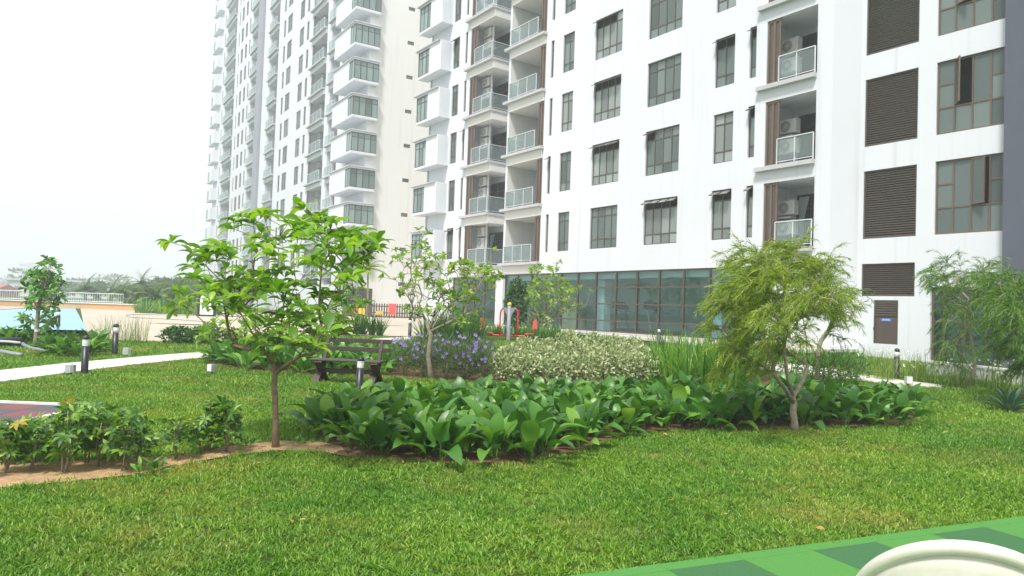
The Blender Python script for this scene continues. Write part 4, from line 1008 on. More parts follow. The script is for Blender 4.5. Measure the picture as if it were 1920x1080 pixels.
def joined(name, parts, mats, parent, origin=(0, 0, 0), smooth=False, kind=None):
    V = []; F = []; b = 0
    for v, f in parts: V.append(v); F.append(f + b); b += len(v)
    V = np.concatenate(V) - np.array(origin); F = np.concatenate(F)
    o = obj(name, np_mesh(name, V, F, mats, smooth), parent)
    if kind: tag(o, kind=kind)
    return o
def skeleton(trunk, tips, r_tip, r_base, first=None, mids=3, wob=0.06, rise=0.12, limbs=()):
    """grow twigs from the trunk line to every tip; returns nodes, parents, radii"""
    nodes = [Vector(p) for p in trunk]; par = [-1] + list(range(len(trunk) - 1)); nt = len(trunk)
    first = nt - 2 if first is None else first
    top = nodes[-1]
    for k0, line in limbs:
        pj = k0
        for p in line: nodes.append(Vector(p)); par.append(pj); pj = len(nodes) - 1
    cnt = [0] * len(nodes)
    for t in sorted([Vector(t) for t in tips], key=lambda t: (t - top).length):
        best, bj = 1e9, 0
        for j in range(first, len(nodes)):
            d = t - nodes[j]; c = d.length + 0.9 * max(0.0, nodes[j].z - t.z + .1) + 0.05 * rnd.random()
            if j >= nt:                                # prefer to leave in the direction of growth
                g = (nodes[j] - nodes[par[j]]).normalized(); c += 0.25 * d.length * (1 - g.dot(d.normalized()))
            if c < best: best, bj = c, j
        a = nodes[bj]; L = (t - a).length; k = max(1, min(mids, int(L / 0.12)))
        pj = bj
        for i in range(1, k + 1):
            u = i / (k + 0.0); p = a.lerp(t, u)
            if i < k: p += Vector((rnd.gauss(0, wob), rnd.gauss(0, wob), rnd.gauss(0, wob) * .6 + rise * math.sin(u * math.pi) * .5)) * L
            nodes.append(p); par.append(pj); cnt.append(0); pj = len(nodes) - 1
        q = pj
        while q >= 0: cnt[q] += 1; q = par[q]
    tot = max(cnt[0], 1)
    rad = [max(r_tip, r_base * (c / tot) ** 0.5) for c in cnt]
    for i in range(nt): rad[i] = max(rad[i], r_base * (1.12 - 0.32 * i / nt) if i < nt - 1 else rad[i])
    return nodes, par, rad
def wood_mesh(nodes, par, rad, n=7, flare=1.35):
    kids = {}
    for i, p in enumerate(par): kids.setdefault(p, []).append(i)
    mb = MB(); stack = [(0, None)]
    while stack:
        i, frm = stack.pop(); P, R = [], []
        if frm is not None: P.append(nodes[frm]); R.append(min(rad[frm], rad[i] * 1.15))
        while True:
            P.append(nodes[i]); R.append(rad[i]); ks = kids.get(i, [])
            if not ks: break
            ks = sorted(ks, key=lambda q: -rad[q])
            for q in ks[1:]: stack.append((q, i))
            i = ks[0]
        if frm is None: R[0] *= flare
        if len(P) > 1: mb.tube(P, R, n if R[0] > .012 else 5)
    return mb
def tips_in(ells, n, Y, dep):
    out = []; tot = sum(e[4] for e in ells)
    for cx, cy, rx, ry, w in ells:
        for _ in range(max(1, round(n * w / tot))):
            a = rnd.random() * 2 * math.pi; r = rnd.random() ** 0.45
            dz = rnd.gauss(0, .5) * math.sqrt(max(1 - r * r * .7, .15)) * dep
            out.append(at(cx + rx * r * math.cos(a), cy + ry * r * math.sin(a), Y + dz))
    return out
LEAFV = [leaf_shape(1, .42, 5, .6, .2, .22, 0, .9), leaf_shape(1, .38, 5, .58, .3, .40, 0, .9, .01), leaf_shape(1, .46, 5, .62, .12, .05, 0, .8, -.012), leaf_shape(.9, .40, 5, .6, .35, .6, 0, .9)]
def leaf_meshes(nm, shapes, mat): return [np_mesh(nm, v, f, mat, True) for v, f in shapes]
def put_leaf(me, parent, org, p, d, nrm, size, wid=1.0):
    d = Vector(d).normalized(); x = d.cross(Vector(nrm))
    if x.length < 1e-3: x = d.cross(Vector((1, .2, 0)))
    x.normalize(); z = x.cross(d); o = bpy.data.objects.new('leaf', me); col.objects.link(o); o.parent = parent
    Mx = Matrix.Identity(4)
    for i in range(3): Mx[i][0], Mx[i][1], Mx[i][2], Mx[i][3] = x[i] * size * wid, d[i] * size, z[i] * size, p[i] - org[i]
    o.matrix_local = Mx; return o

def rosette_tree(name, label, cat, base_px, trunk_px, ells, Y, ntips, dep, per, llen, mat, bark, r_base, r_tip=.004, as_obj=0, lwid=1.0, group=None, limbs=(), shapes=None, extra_tips=(), spread=(35, 85), first=None, back=0.35, mids=3, flat=0.0):
    base = gp(*base_px) if base_px else None
    base = base if base is not None else at(*trunk_px[0], Y)
    Y = base.y if Y is None else Y
    root = thing(name, label, cat, base, 0, group)
    trunk = [base + Vector((0, 0, -.05))] + [at(x, y, Y + dz) for x, y, dz in trunk_px]
    tips = tips_in(ells, ntips, Y, dep) + [at(x, y, Y + dz) for x, y, dz in extra_tips]
    nodes, par, rad = skeleton(trunk, tips, r_tip, r_base, first, mids, limbs=[(k, [at(x, y, Y + dz) for x, y, dz in ln]) for k, ln in limbs])
    wm = wood_mesh([n - base for n in nodes], par, rad).build('trunk', bark, root, smooth=True)
    kid = set(par); L = []
    for i in range(len(trunk), len(nodes)):
        tip = i not in kid
        if not tip and rnd.random() > back: continue
        g = (nodes[i] - nodes[par[i]]).normalized(); g = (g * (1 - flat) + Vector((0, 0, .55 + flat))).normalized()
        k = per if tip else max(2, per // 3); a0 = rnd.random() * 6.28
        u = g.cross(Vector((.3, .2, .9))).normalized(); v = g.cross(u)
        for j in range(k):
            a = a0 + j * 2.4; th = math.radians(rnd.uniform(*spread)); rdl = u * math.cos(a) + v * math.sin(a)
            d = g * math.cos(th) + rdl * math.sin(th); nrm = g * math.sin(th) - rdl * math.cos(th)
            L.append((nodes[i] + d * .01, d, nrm + Vector((rnd.gauss(0, .2), rnd.gauss(0, .2), .2)), llen * rnd.choice((.55, .75, .9, 1.0, 1.1, 1.2)) * rnd.uniform(.9, 1.1)))
    shapes = shapes or LEAFV
    L.sort(key=lambda q: q[0].y)
    if as_obj:
        ms = leaf_meshes('leaf', shapes, mat)
        for q in L[:as_obj]: put_leaf(rnd.choice(ms), root, base, q[0], q[1], q[2], q[3], lwid)
        L = L[as_obj:]
    if L:
        parts = []
        for s_i, sh in enumerate(shapes):
            S = L[s_i::len(shapes)]
            if S: parts.append(spread_leaves(sh, np.array([q[0][:] for q in S]), np.array([q[1][:] for q in S]), np.array([q[2][:] for q in S]), np.array([q[3] for q in S]), np.array([q[3] * lwid for q in S])))
        joined('crown', parts, mat, root, base[:], True, 'stuff' if as_obj else None)
    return root

# --- the broad-leaved young tree on the left and the small ones behind it
rosette_tree('broadleaf_tree', 'young tree with bright green rosettes of broad leaves, left of the bench', 'tree', (517, 840),
    [(517, 800, 0), (516, 760, .01), (514, 720, 0), (516, 700, 0), (512, 684, 0)],
    [(540, 490, 150, 90, 4), (590, 470, 110, 55, 2), (430, 520, 70, 60, 2.2), (480, 585, 100, 55, 2), (600, 570, 90, 60, 1.8), (530, 425, 70, 30, 1.2), (540, 632, 130, 34, 2.0), (660, 470, 45, 26, .8)],
    None, 250, 1.5, 9, .172, LF_TREE, BARK, .031, .0032, 300, flat=.65, spread=(50, 98), extra_tips=[(322, 455, 0), (345, 462, -.1), (365, 480, .1), (440, 418, .1), (452, 408, 0), (495, 404, -.1), (570, 394, 0), (705, 455, 0), (715, 468, .1), (690, 450, .1), (640, 440, 0), (360, 500, .1), (385, 470, 0), (610, 415, .1)], first=4, mids=4,
    limbs=[(5, [(497, 662, -.1), (472, 622, -.2), (440, 570, -.25), (408, 520, -.2)]), (5, [(520, 645, .1), (530, 590, .2), (535, 520, .25), (530, 460, .2)]), (4, [(560, 668, -.05), (592, 625, -.1), (622, 560, -.1), (645, 500, 0)])])
rosette_tree('broadleaf_shrub', 'leafy sapling with a low side branch between the path and the young tree', 'shrub', (455, 676),
    [(452, 655, 0), (446, 640, 0), (440, 628, 0)], [(440, 612, 55, 28, 2), (400, 632, 40, 22, 1), (480, 625, 50, 30, 1), (345, 575, 28, 16, .7), (345, 545, 14, 10, .3)], None, 60, .9, 8, .22, LF_TREE, BARK, .03, .006, 120, first=1)
rosette_tree('broadleaf_shrub', 'bushy sapling with narrow yellow-green leaves behind the back of the bench', 'shrub', (612, 672),
    [(614, 655, 0), (618, 640, 0), (622, 628, 0)], [(620, 592, 62, 45, 2), (575, 610, 45, 40, 1), (655, 560, 30, 35, .8)], None, 70, 1.2, 9, .2, LF_THIN, BARK, .03, .006, 0, .6, first=1)
# --- slender multi-stemmed tree in the middle
rosette_tree('slender_tree', 'slender pale-barked tree with sparse leaves rising from the purple flowers', 'tree', (810, 712),
    [(806, 690, 0), (803, 668, 0), (806, 645, 0), (808, 630, 0), (806, 622, 0)],
    [(820, 520, 75, 45, 3), (870, 530, 50, 40, 2), (800, 560, 55, 35, 1.6), (775, 480, 35, 28, .8), (860, 580, 50, 28, 1.2), (910, 520, 28, 22, .8)],
    None, 250, 1.5, 9, .12, LF_THIN, BARKG, .05, .005, 0, extra_tips=[(720, 520, .1), (738, 490, 0), (742, 470, .1), (785, 432, 0), (800, 440, 0), (930, 540, 0), (938, 520, .1), (925, 470, .1), (760, 540, 0), (770, 505, 0)], first=4, mids=4, back=.25,
    limbs=[(5, [(798, 600, .1), (786, 570, .2), (774, 530, .2)]), (5, [(812, 595, 0), (824, 560, -.1), (834, 515, -.1)]), (5, [(835, 608, -.1), (868, 592, -.2), (902, 582, -.2), (920, 562, -.2)]), (5, [(820, 600, .3), (845, 570, .4), (860, 530, .5)])])
rosette_tree('slender_tree', 'light green bushy tree standing close to the glazed gym front', 'tree', (1034, 640),
    [(1034, 625, 0), (1034, 612, 0), (1034, 600, 0)], [(1030, 555, 48, 40, 3), (1062, 560, 36, 34, 1.5), (1000, 548, 24, 26, 1), (1020, 515, 30, 16, .7)], 32.0, 210, 2.0, 9, .19, LF_THIN, BARKG, .06, .01, 0, extra_tips=[(1050, 492, 0), (1010, 500, 0), (1108, 548, 0), (1100, 570, 0)], first=1, back=.4)
# --- young tree by the pool with a tie round its trunk
yt = rosette_tree('young_tree', 'young upright tree with a white trunk tie in front of the pool', 'tree', (66, 655),
    [(68, 630, 0), (70, 605, 0), (72, 580, 0), (78, 555, 0), (84, 530, 0)], [(84, 512, 20, 28, 2), (70, 545, 26, 32, 2.4), (100, 545, 22, 26, 1.4), (80, 575, 26, 22, 1.2), (42, 600, 18, 10, .6), (94, 603, 14, 12, .6), (100, 520, 16, 20, .6)], None, 170, .8, 7, .17, LF_MID, BARKG, .05, .006, 120, first=2, back=.3)
b0 = gp(66, 655); t0 = at(69.5, 620, b0.y) - b0
MB().tube([t0 + Vector((0, 0, -.02)), t0 + Vector((.01, 0, .03))], .062, 10).build('trunk_tie', CHAIRW, yt)

# --- weeping bottlebrush trees
def weeping_tree(label, base_px, trunk_px, ells, Y, ntips, dep, strands, mat, bark, r_base, lean=(-.5, 0), slen=.45, nl=34, leaf=.075, extra=(), lw=.007, droop=1.5, limbs=()):
    base = gp(*base_px); Y = Y or base.y
    root = thing('weeping_tree', label, 'tree', base, 0, 'weeping trees')
    trunk = [base + Vector((0, 0, -.05))] + [at(x, y, Y + dz) for x, y, dz in trunk_px]
    tips = tips_in(ells, ntips, Y, dep) + [at(x, y, Y + dz) for x, y, dz in extra]
    nodes, par, rad = skeleton(trunk, tips, .004, r_base, len(trunk) - 1, 4, .05, .2, limbs=[(k, [at(x, y, Y + dz) for x, y, dz in ln]) for k, ln in limbs])
    mbw = wood_mesh([n - base for n in nodes], par, rad); kid = set(par); P, D, Nn, Ls = [], [], [], []
    for i in range(len(trunk), len(nodes)):
        if i in kid and rnd.random() > .45: continue
        g = (nodes[i] - nodes[par[i]]).normalized()
        for s in range(strands):
            d = (g * .8 + Vector((rnd.gauss(lean[0], .45), rnd.gauss(lean[1], .5), rnd.uniform(-.1, .6)))).normalized(); p = nodes[i].copy(); pts = [p.copy()]; ln = slen * rnd.uniform(.5, 1.2)
            for q in range(6):
                p = p + d * (ln / 6); pts.append(p.copy()); d = (d + Vector((lean[0] * .12, lean[1] * .1, -droop * .2))).normalized()
            mbw.tube([v - base for v in pts], [.0028] * 6 + [.0015], 3, False)
            for l in range(nl):
                u = rnd.random() ** .8 * 5.99; j = int(u); q = pts[j].lerp(pts[j + 1], u - j); dd = (pts[j + 1] - pts[j]).normalized()
                D.append((dd * .9 + Vector((rnd.gauss(0, .42), rnd.gauss(0, .42), rnd.gauss(-.15, .35))))[:]); P.append(q[:]); Nn.append((rnd.gauss(0, 1), rnd.gauss(0, 1), 1)); Ls.append(leaf * rnd.uniform(.6, 1.25))
    mbw.build('trunk', bark, root, smooth=True)
    joined('crown', [spread_leaves(NEEDLE, np.array(P), np.array(D), np.array(Nn), np.array(Ls), np.full(len(P), lw))], mat, root, base[:])
weeping_tree('feathery yellow-green weeping tree with a twisted trunk, in front of the big-leaved bed', (1490, 809),
    [(1490, 790, 0), (1487, 772, 0), (1489, 756, .02), (1487, 744, 0)],
    [(1470, 545, 95, 60, 4), (1420, 560, 60, 55, 2), (1530, 560, 45, 60, 1.6), (1470, 500, 70, 28, 1.4), (1440, 630, 70, 36, 1.6), (1400, 670, 40, 26, .6)], None, 150, 1.5, 7, LF_WEEP, BARKG, .046, (-.5, 0), .42, 40, .092,
    extra=[(1372, 512, 0), (1360, 535, .1), (1395, 490, 0), (1420, 478, .1), (1480, 470, 0), (1500, 466, .1), (1380, 660, -.2), (1365, 690, -.2), (1545, 500, 0), (1350, 560, .1), (1365, 600, 0), (1352, 620, 0), (1385, 580, .2)], lw=.0075,
    limbs=[(4, [(1478, 712, -.1), (1472, 670, -.15), (1470, 620, -.15), (1462, 570, -.1)]), (4, [(1505, 715, .05), (1515, 685, .1), (1512, 640, .15), (1505, 590, .15), (1495, 530, .1)]), (3, [(1470, 725, -.2), (1448, 700, -.35), (1425, 680, -.4)])])
weeping_tree('thin green weeping tree half hidden behind the yellow-green one', (1533, 724),
    [(1533, 700, 0), (1534, 675, 0), (1536, 650, 0)], [(1560, 560, 36, 50, 2), (1580, 600, 24, 40, 1.2), (1545, 520, 30, 30, 1)], None, 42, 1.4, 3, LF_WEEPD, BARKG, .05, (.05, 0), .5, 24, .11, lw=.010, droop=1.1)
weeping_tree('slim weeping tree with a leaning trunk before the ground floor door', (1820, 726),
    [(1824, 700, 0), (1826, 675, 0), (1822, 650, 0), (1814, 615, 0), (1812, 580, 0)], [(1815, 545, 50, 40, 2), (1790, 600, 32, 60, 1.6), (1840, 560, 36, 40, 1.2), (1780, 520, 30, 26, 1), (1860, 520, 24, 20, .7), (1790, 670, 30, 30, .8)], None, 95, 1.4, 4, LF_WEEPD, BARKG, .05, (-.15, 0), .5, 32, .11, extra=[(1775, 492, 0), (1850, 495, 0), (1800, 500, .1)], lw=.009)
weeping_tree('dense green weeping tree cut off by the right edge of the picture', (1975, 760),
    [(1972, 730, 0), (1968, 700, 0), (1964, 670, 0)], [(1930, 560, 50, 50, 2), (1900, 600, 36, 60, 1.8), (1920, 650, 50, 40, 1.6), (1990, 580, 60, 70, 1.5), (1880, 545, 20, 24, .6)], None, 130, 1.5, 6, LF_WEEPD, BARKG, .06, (-.3, 0), .5, 38, .10, lw=.010)

# --- clipped dark bush beside the machine
def leafy_shrub(name, label, cat, base, rx, ry, h, n, tmpl, L, W, mat, group=None, hollow=.5, stems=7, up=.3, lift=.0, smooth=False, droop=0.0):
    root = thing(name, label, cat, base, 0, group); base = Vector(base)
    u = unit(n, .25); r = (hollow + (1 - hollow) * nr.random(n) ** .6)[:, None]
    r *= 1 + .16 * np.sin(u[:, :1] * 7 + base.x * 3) * np.cos(u[:, 2:] * 6 + base.y)
    P = u * r * np.array([rx, ry, h / 2]) + np.array([0, 0, h / 2 + lift]); P[:, 2] = np.maximum(P[:, 2], .03)
    D = u * .7 + nr.normal(size=(n, 3)) * .5 + np.array([0, 0, up]); Nn = u + np.array([0, 0, .8])
    joined('foliage', [spread_leaves(tmpl, P, D, Nn, L * nr.uniform(.65, 1.2, n), W * nr.uniform(.7, 1.15, n))], mat, root, smooth=smooth)
    m = MB()
    for i in range(stems):
        a = i * 2.4; e = Vector((rx * .6 * math.cos(a), ry * .6 * math.sin(a), h * .75 + lift)); m.tube([(rnd.gauss(0, .03), rnd.gauss(0, .03), -.03), e * .5 + Vector((0, 0, .05)), e], [.012, .008, .004], 5)
    m.build('stems', TWIG, root)
    return root
q = at(966, 628, 30.5); q.z = tz(30)
leafy_shrub('tall_bush', 'tall dark green bush behind the outdoor exercise machine', 'bush', q, .5, .5, 2.25, 1700, OVAL, .14, .09, LF_DARK, None, .45, 6, .2, .1)
q = at(1010, 628, 31.2); q.z = tz(30)
leafy_shrub('pale_bush', 'loose greyish bush with white blossom by the glass front', 'bush', q, .6, .4, 1.0, 500, OVAL, .13, .07, LF_VAR, None, .4)

# --- large-leaved bed in the foreground: every leaf its own part
BSH = [leaf_shape(1, .34, 7, .52, .16, .14, .32, .85, .006), leaf_shape(1, .30, 7, .52, .26, .32, .36, .9, .010), leaf_shape(1, .37, 7, .54, .10, .05, .32, .75, .008), leaf_shape(.9, .32, 7, .52, .28, .45, .30, .85, .012), leaf_shape(.8, .35, 7, .5, .12, .20, .30, .8, -.012), leaf_shape(.62, .27, 7, .5, .18, .35, .2, .85, .008)]
BED_M = leaf_meshes('leaf', BSH, LF_BED) 
def broad_plant(name, label, cat, base, n, L, meshes, group, flare=1.0, up=.35):
    root = thing(name, label, cat, base, 0, group); a0 = rnd.random() * 6.28
    for j in range(n):
        a = a0 + j * 2.4 + rnd.gauss(0, .2); t = (j + .5) / n; th = math.radians(9 + 58 * t * flare + rnd.gauss(0, 8))
        rd_ = Vector((math.cos(a), math.sin(a), 0)); d = Vector((0, 0, 1)) * math.cos(th) + rd_ * math.sin(th); nrm = Vector((0, 0, 1)) * math.sin(th) - rd_ * math.cos(th)
        put_leaf(rnd.choice(meshes), root, (0, 0, 0), (rd_ * rnd.uniform(.0, .07) + Vector((0, 0, rnd.uniform(0, .06)))), d, nrm + Vector((rnd.gauss(0, .25), rnd.gauss(0, .25), rnd.gauss(0, .2))), L * rnd.uniform(.72, 1.1))
    return root
def points_in(poly, step, jit=.3):
    a, b = poly.min(0), poly.max(0); P = []
    y = a[1]; r = 0
    while y < b[1]:
        x = a[0] + (r % 2) * step / 2
        while x < b[0]:
            P.append((x + rnd.uniform(-jit, jit) * step, y + rnd.uniform(-jit, jit) * step)); x += step
        y += step * .87; r += 1
    P = np.array(P); return P[inside(P, poly)]
for x, y in points_in(BED['big'], .335):
    px_, py_ = proj((x, y, tz(y))); wh = 'at the left tip of' if px_ < 690 else 'in the left half of' if px_ < 960 else 'in the middle of' if px_ < 1240 else 'left of the weeping tree in' if px_ < 1440 else 'beside the weeping trunk in' if px_ < 1560 else 'at the right tip of'
    fr_ = 'front-row ' if py_ > {True: 838, False: 782}[px_ < 1100] else ''
    broad_plant('broadleaf_plant', 'glossy %slarge-leaved plant %s the long foreground bed' % (fr_, wh), 'plant', (x, y, tz(y)), rnd.randint(11, 14), .49 * rnd.uniform(.85, 1.12), BED_M, '%slarge-leaved plants %s the foreground bed' % (fr_, wh))
BENCH_M = leaf_meshes('leaf', [leaf_shape(1, .30, 4, .55, .2, .3, .15), leaf_shape(1, .26, 4, .55, .3, .45, .15), leaf_shape(1, .33, 4, .5, .12, .2, .15)], LF_MID)
for x, y in points_in(BED['bench'], .5):
    broad_plant('leafy_plant', 'bright green leafy plant in the bed behind the bench', 'plant', (x, y, tz(y)), 11, .55 * rnd.uniform(.85, 1.15), BENCH_M, 'leafy plants behind the bench', 1.15)
for px, py in ((-8, 643), (14, 642), (40, 645), (95, 664), (120, 668), (145, 670), (168, 668), (130, 652), (100, 650), (165, 652), (20, 645), (70, 644), (185, 660)):
    broad_plant('leafy_plant', 'deep green leafy plant between the pool and the left path', 'plant', gp(px, py), 20, .50 * rnd.uniform(.85, 1.1), BENCH_M, 'leafy plants beside the pool', 1.1)

# --- schefflera seedlings in the sandy strip on the left
def palmate(k, L, W):
    tv, tf = leaf_shape(1, .36, 3, .62, .2, .3); parts = []; V, F = [], []; b = 0
    for i in range(k):
        a = 2 * math.pi * (i + .2) / k; d = np.array([[math.sin(a), math.cos(a), .12]]); v, f = spread_leaves((tv, tf), np.array([[0, 0, 0.0]]), d, np.array([[0, 0, 1.0]]), [L * (.85 + .3 * rnd.random())], [L])
        V.append(v); F.append(f + b); b += len(v)
    return np.concatenate(V), np.concatenate(F)
SCH_M = [np_mesh('leaf', *palmate(8, .098, .04), LF_SCH, True), np_mesh('leaf', *palmate(7, .085, .04), LF_SCH, True), np_mesh('leaf', *palmate(8, .108, .045), LF_SCH, True)]
SCH_Y = np_mesh('leaf', *palmate(7, .09, .035), LF_SCHY, True)
def schefflera(px, py, hpx, label, lean=0.0, wide=.17, n=17, bare=.28):
    b = gp(px, py); h = hpx / (FPX / b.y); root = thing('umbrella_plant', label, 'plant', b, 0, 'umbrella plants in the sandy strip'); m = MB()
    for s in range(rnd.randint(2, 3)):
        e = Vector((lean * h + rnd.gauss(0, .05), rnd.gauss(0, .05), h * rnd.uniform(.8, 1))); m.tube([(rnd.gauss(0, .015), rnd.gauss(0, .015), -.02), e * .5 + Vector((rnd.gauss(0, .015), 0, 0)), e], [.009, .007, .004], 6)
    for i in range(n):
        t = bare + (1 - bare) * (i + .5) / n; a = i * 2.4; r = wide * (1.15 - .55 * (t - bare) / (1 - bare)) * rnd.uniform(.5, 1.1)
        p = Vector((lean * h * t + r * math.cos(a), r * math.sin(a), h * t)); m.tube([(lean * h * t, 0, h * t - .06), p], [.003, .002], 4, False)
        o = obj('leaf', SCH_Y if rnd.random() < .03 else rnd.choice(SCH_M), root, p); o.rotation_euler = (rnd.gauss(0, .45) - .25 * math.sin(a), rnd.gauss(0, .45) + .35 * math.cos(a), rnd.random() * 6.28); k = rnd.uniform(.8, 1.15); o.scale = (k, k, k)
    m.build('stems', BARKG, root, smooth=True)
SCH = [(8, 890, 98, 'at the very left edge'), (60, 884, 96, None), (122, 888, 118, 'with a bare pale stem'), (158, 872, 110, None), (183, 878, 104, None), (235, 885, 112, 'in front, by the gap in the soil'), (212, 862, 92, None), (330, 862, 78, 'small and sparse, between two larger ones'), (395, 846, 92, None), (425, 848, 88, 'nearest to the young broad-leaved tree'), (372, 850, 66, None), (90, 868, 80, None), (30, 868, 76, None), (255, 868, 82, None), (140, 838, 86, 'set back, against the tiled court')]
for px, py, h, t in SCH:
    schefflera(px, py, h, 'umbrella plant in the sandy strip, ' + t if t else 'bushy umbrella plant among others in the sandy strip', 0, .14, 23 if h > 80 else 14)
# low weeds at the edge of the strip
for px, py in ((285, 892), (300, 884), (262, 896), (560, 838), (470, 842)):
    b = gp(px, py); broad_plant('weed', 'small green weed at the edge of the sandy strip', 'weed', b, 9, .13, BENCH_M, 'weeds in the sandy strip', 1.3)

# --- purple flowering hedge
def flower_mesh():
    V, F = [(0, 0, 0)], []
    for i in range(5):
        a = 2 * math.pi * i / 5; b = len(V); r = .026
        V += [(r * .55 * math.cos(a - .45), r * .55 * math.sin(a - .45), .008), (r * 1.05 * math.cos(a - .3), r * 1.05 * math.sin(a - .3), .014), (r * 1.05 * math.cos(a + .3), r * 1.05 * math.sin(a + .3), .014), (r * .55 * math.cos(a + .45), r * .55 * math.sin(a + .45), .008)]
        F += [(0, b, b + 3), (b, b + 1, b + 2, b + 3)]
    return MB().add(V, F).mesh('flower', FLOWER)
FLM = flower_mesh(); RUE_SH = (np.array([(-.5, 0, 0), (.5, 0, 0), (.35, .6, .02), (-.35, .6, .02), (.05, 1, -.05), (-.05, 1, -.05)], float), BLADE[1])
rue = [(758, 704, .75), (795, 707, .7), (835, 710, .7), (872, 712, .72), (908, 714, .7), (775, 690, .8), (815, 692, .78), (855, 694, .8), (892, 696, .8), (750, 685, .75), (790, 678, .85), (830, 680, .85), (870, 682, .85), (906, 684, .85)]
nf = [6, 6, 6, 8, 8, 8, 7, 9, 9, 7, 8, 8, 9, 9]
for (px, py, h), n in zip(rue, nf):
    b = gp(px, py); r = leafy_shrub('flowering_shrub', 'thin-leaved shrub dotted with violet flowers, %s of the slender trunk, %s row' % ('left' if px < 806 else 'right', 'front' if py > 700 else 'middle' if py > 686 else 'back'), 'shrub', b, .34, .32, h * .84, 680, RUE_SH, .12, .014, LF_RUE, 'violet flowering shrubs', .3, 9, .5)
    for i in range(n):
        a = rnd.uniform(0, 6.28); t = rnd.uniform(.55, 1.06); o = obj('flower', FLM, r, (.33 * math.cos(a) * (1.15 - .5 * t), -.36 * abs(math.sin(a)) * (1.2 - .6 * t) , h * .88 * t)); o.rotation_euler = (math.radians(rnd.uniform(30, 95)), 0, rnd.uniform(-.9, .9)); k = rnd.uniform(1.2, 1.9); o.scale = (k, k, k)
# --- pale variegated hedge
var = [(946, 716), (980, 718), (1015, 720), (1055, 721), (1095, 722), (1135, 722), (1172, 724), (1203, 724), (962, 702), (998, 704), (1035, 705), (1075, 706), (1115, 706), (1155, 708), (1190, 709), (985, 690), (1022, 690), (1065, 691), (1110, 692), (1150, 693), (1185, 694)]
for i, (px, py) in enumerate(var):
    b = gp(px, py); h = (.60 if py > 710 else .70 if py > 698 else .78) * rnd.uniform(.92, 1.1) * (1.12 if px > 1040 else .95)
    leafy_shrub('variegated_shrub', 'cream and green variegated shrub, %s row of the pale hedge, %s half' % ('front' if py > 712 else 'middle' if py > 698 else 'back', 'left' if px < 1060 else 'right'), 'shrub', b, .36, .34, h, 700, OVAL, .085, .042, LF_VAR, 'variegated shrubs of the pale hedge', .5, 8, .35)
# --- strap-leaved clumps
def strap_clump(name, label, base, n, L, W, mat, group, spread=.55, base_r=.12, seg=6, droop=.8):
    root = thing(name, label, 'plant', base, 0, group); V, F = [], []
    for i in range(n):
        a = rnd.random() * 6.283; th = abs(rnd.gauss(0, spread)); l = L * rnd.uniform(.6, 1.12); rad_ = Vector((math.cos(a), math.sin(a), 0)); sd = Vector((-math.sin(a), math.cos(a), 0)).lerp(Vector((rnd.gauss(0, 1), rnd.gauss(0, 1), 0)), .35).normalized()
        p = rad_ * base_r * rnd.random(); b = len(V)
        for j in range(seg + 1):
            t = j / seg; w = W * (1 - t ** 2.5) * .5 + .0015; V += [(p - sd * w)[:], (p + sd * w)[:]]
            an = th + droop * th * t * 1.6; p = p + (Vector((0, 0, 1)) * math.cos(an) + rad_ * math.sin(an)) * (l / seg)
        F += [(b + j * 2, b + j * 2 + 1, b + j * 2 + 3, b + j * 2 + 2) for j in range(seg)]
    obj('leaves', np_mesh('leaves', np.array(V), np.array(F), mat, True), root)
    return root
for px, py in ((1228, 724), (1258, 726), (1288, 727), (1318, 728), (1348, 729), (1376, 730), (1240, 708), (1272, 709), (1304, 710), (1336, 711), (1368, 713), (1256, 694), (1290, 694), (1322, 695), (1355, 696)):
    strap_clump('strap_leaf_clump', 'fresh green strap-leaved clump right of the pale hedge, %s row' % ('front' if py > 720 else 'middle' if py > 700 else 'back'), gp(px, py), 60, 1.05 * rnd.uniform(.85, 1.1), .034, LF_STRAP, 'strap-leaved clumps right of the pale hedge', .44, .12, 6, 1.0)
for px, py, h in ((820, 644, 1.1), (845, 646, 1.25), (872, 646, 1.2), (893, 644, 1.05), (832, 638, 1.2), (860, 638, 1.3), (882, 636, 1.2), (800, 642, .9)):
    strap_clump('strap_leaf_clump', 'dense dark green grassy clump behind the violet flowers', gp(px, py), 110, h, .035, LF_STRAPD, 'dark grassy clumps behind the violet flowers', .42, .2)
for px in range(905, 1050, 13):
    b = at(px, 640, 29.3); b.z = tz(29.3); strap_clump('strap_leaf_clump', 'low strap-leaved plant in the row behind the exercise machine', b, 40, .62, .04, LF_STRAP, 'strap-leaved row behind the exercise machine', .5, .15)
for px in range(1000, 1130, 14):
    b = at(px, 655, 25.5); b.z = tz(25.5); strap_clump('strap_leaf_clump', 'dark low strap-leaved plant under the gym terrace wall', b, 34, .55, .045, LF_STRAPD, 'strap-leaved plants under the terrace wall', .55, .15)
for px, py in ((680, 628), (697, 629), (713, 630), (668, 627)):
    strap_clump('strap_leaf_clump', 'small dark tuft of strap leaves on the edge of the paved deck', gp(px, py), 42, .85, .06, LF_STRAPD, 'dark tufts along the deck edge', .40, .12)
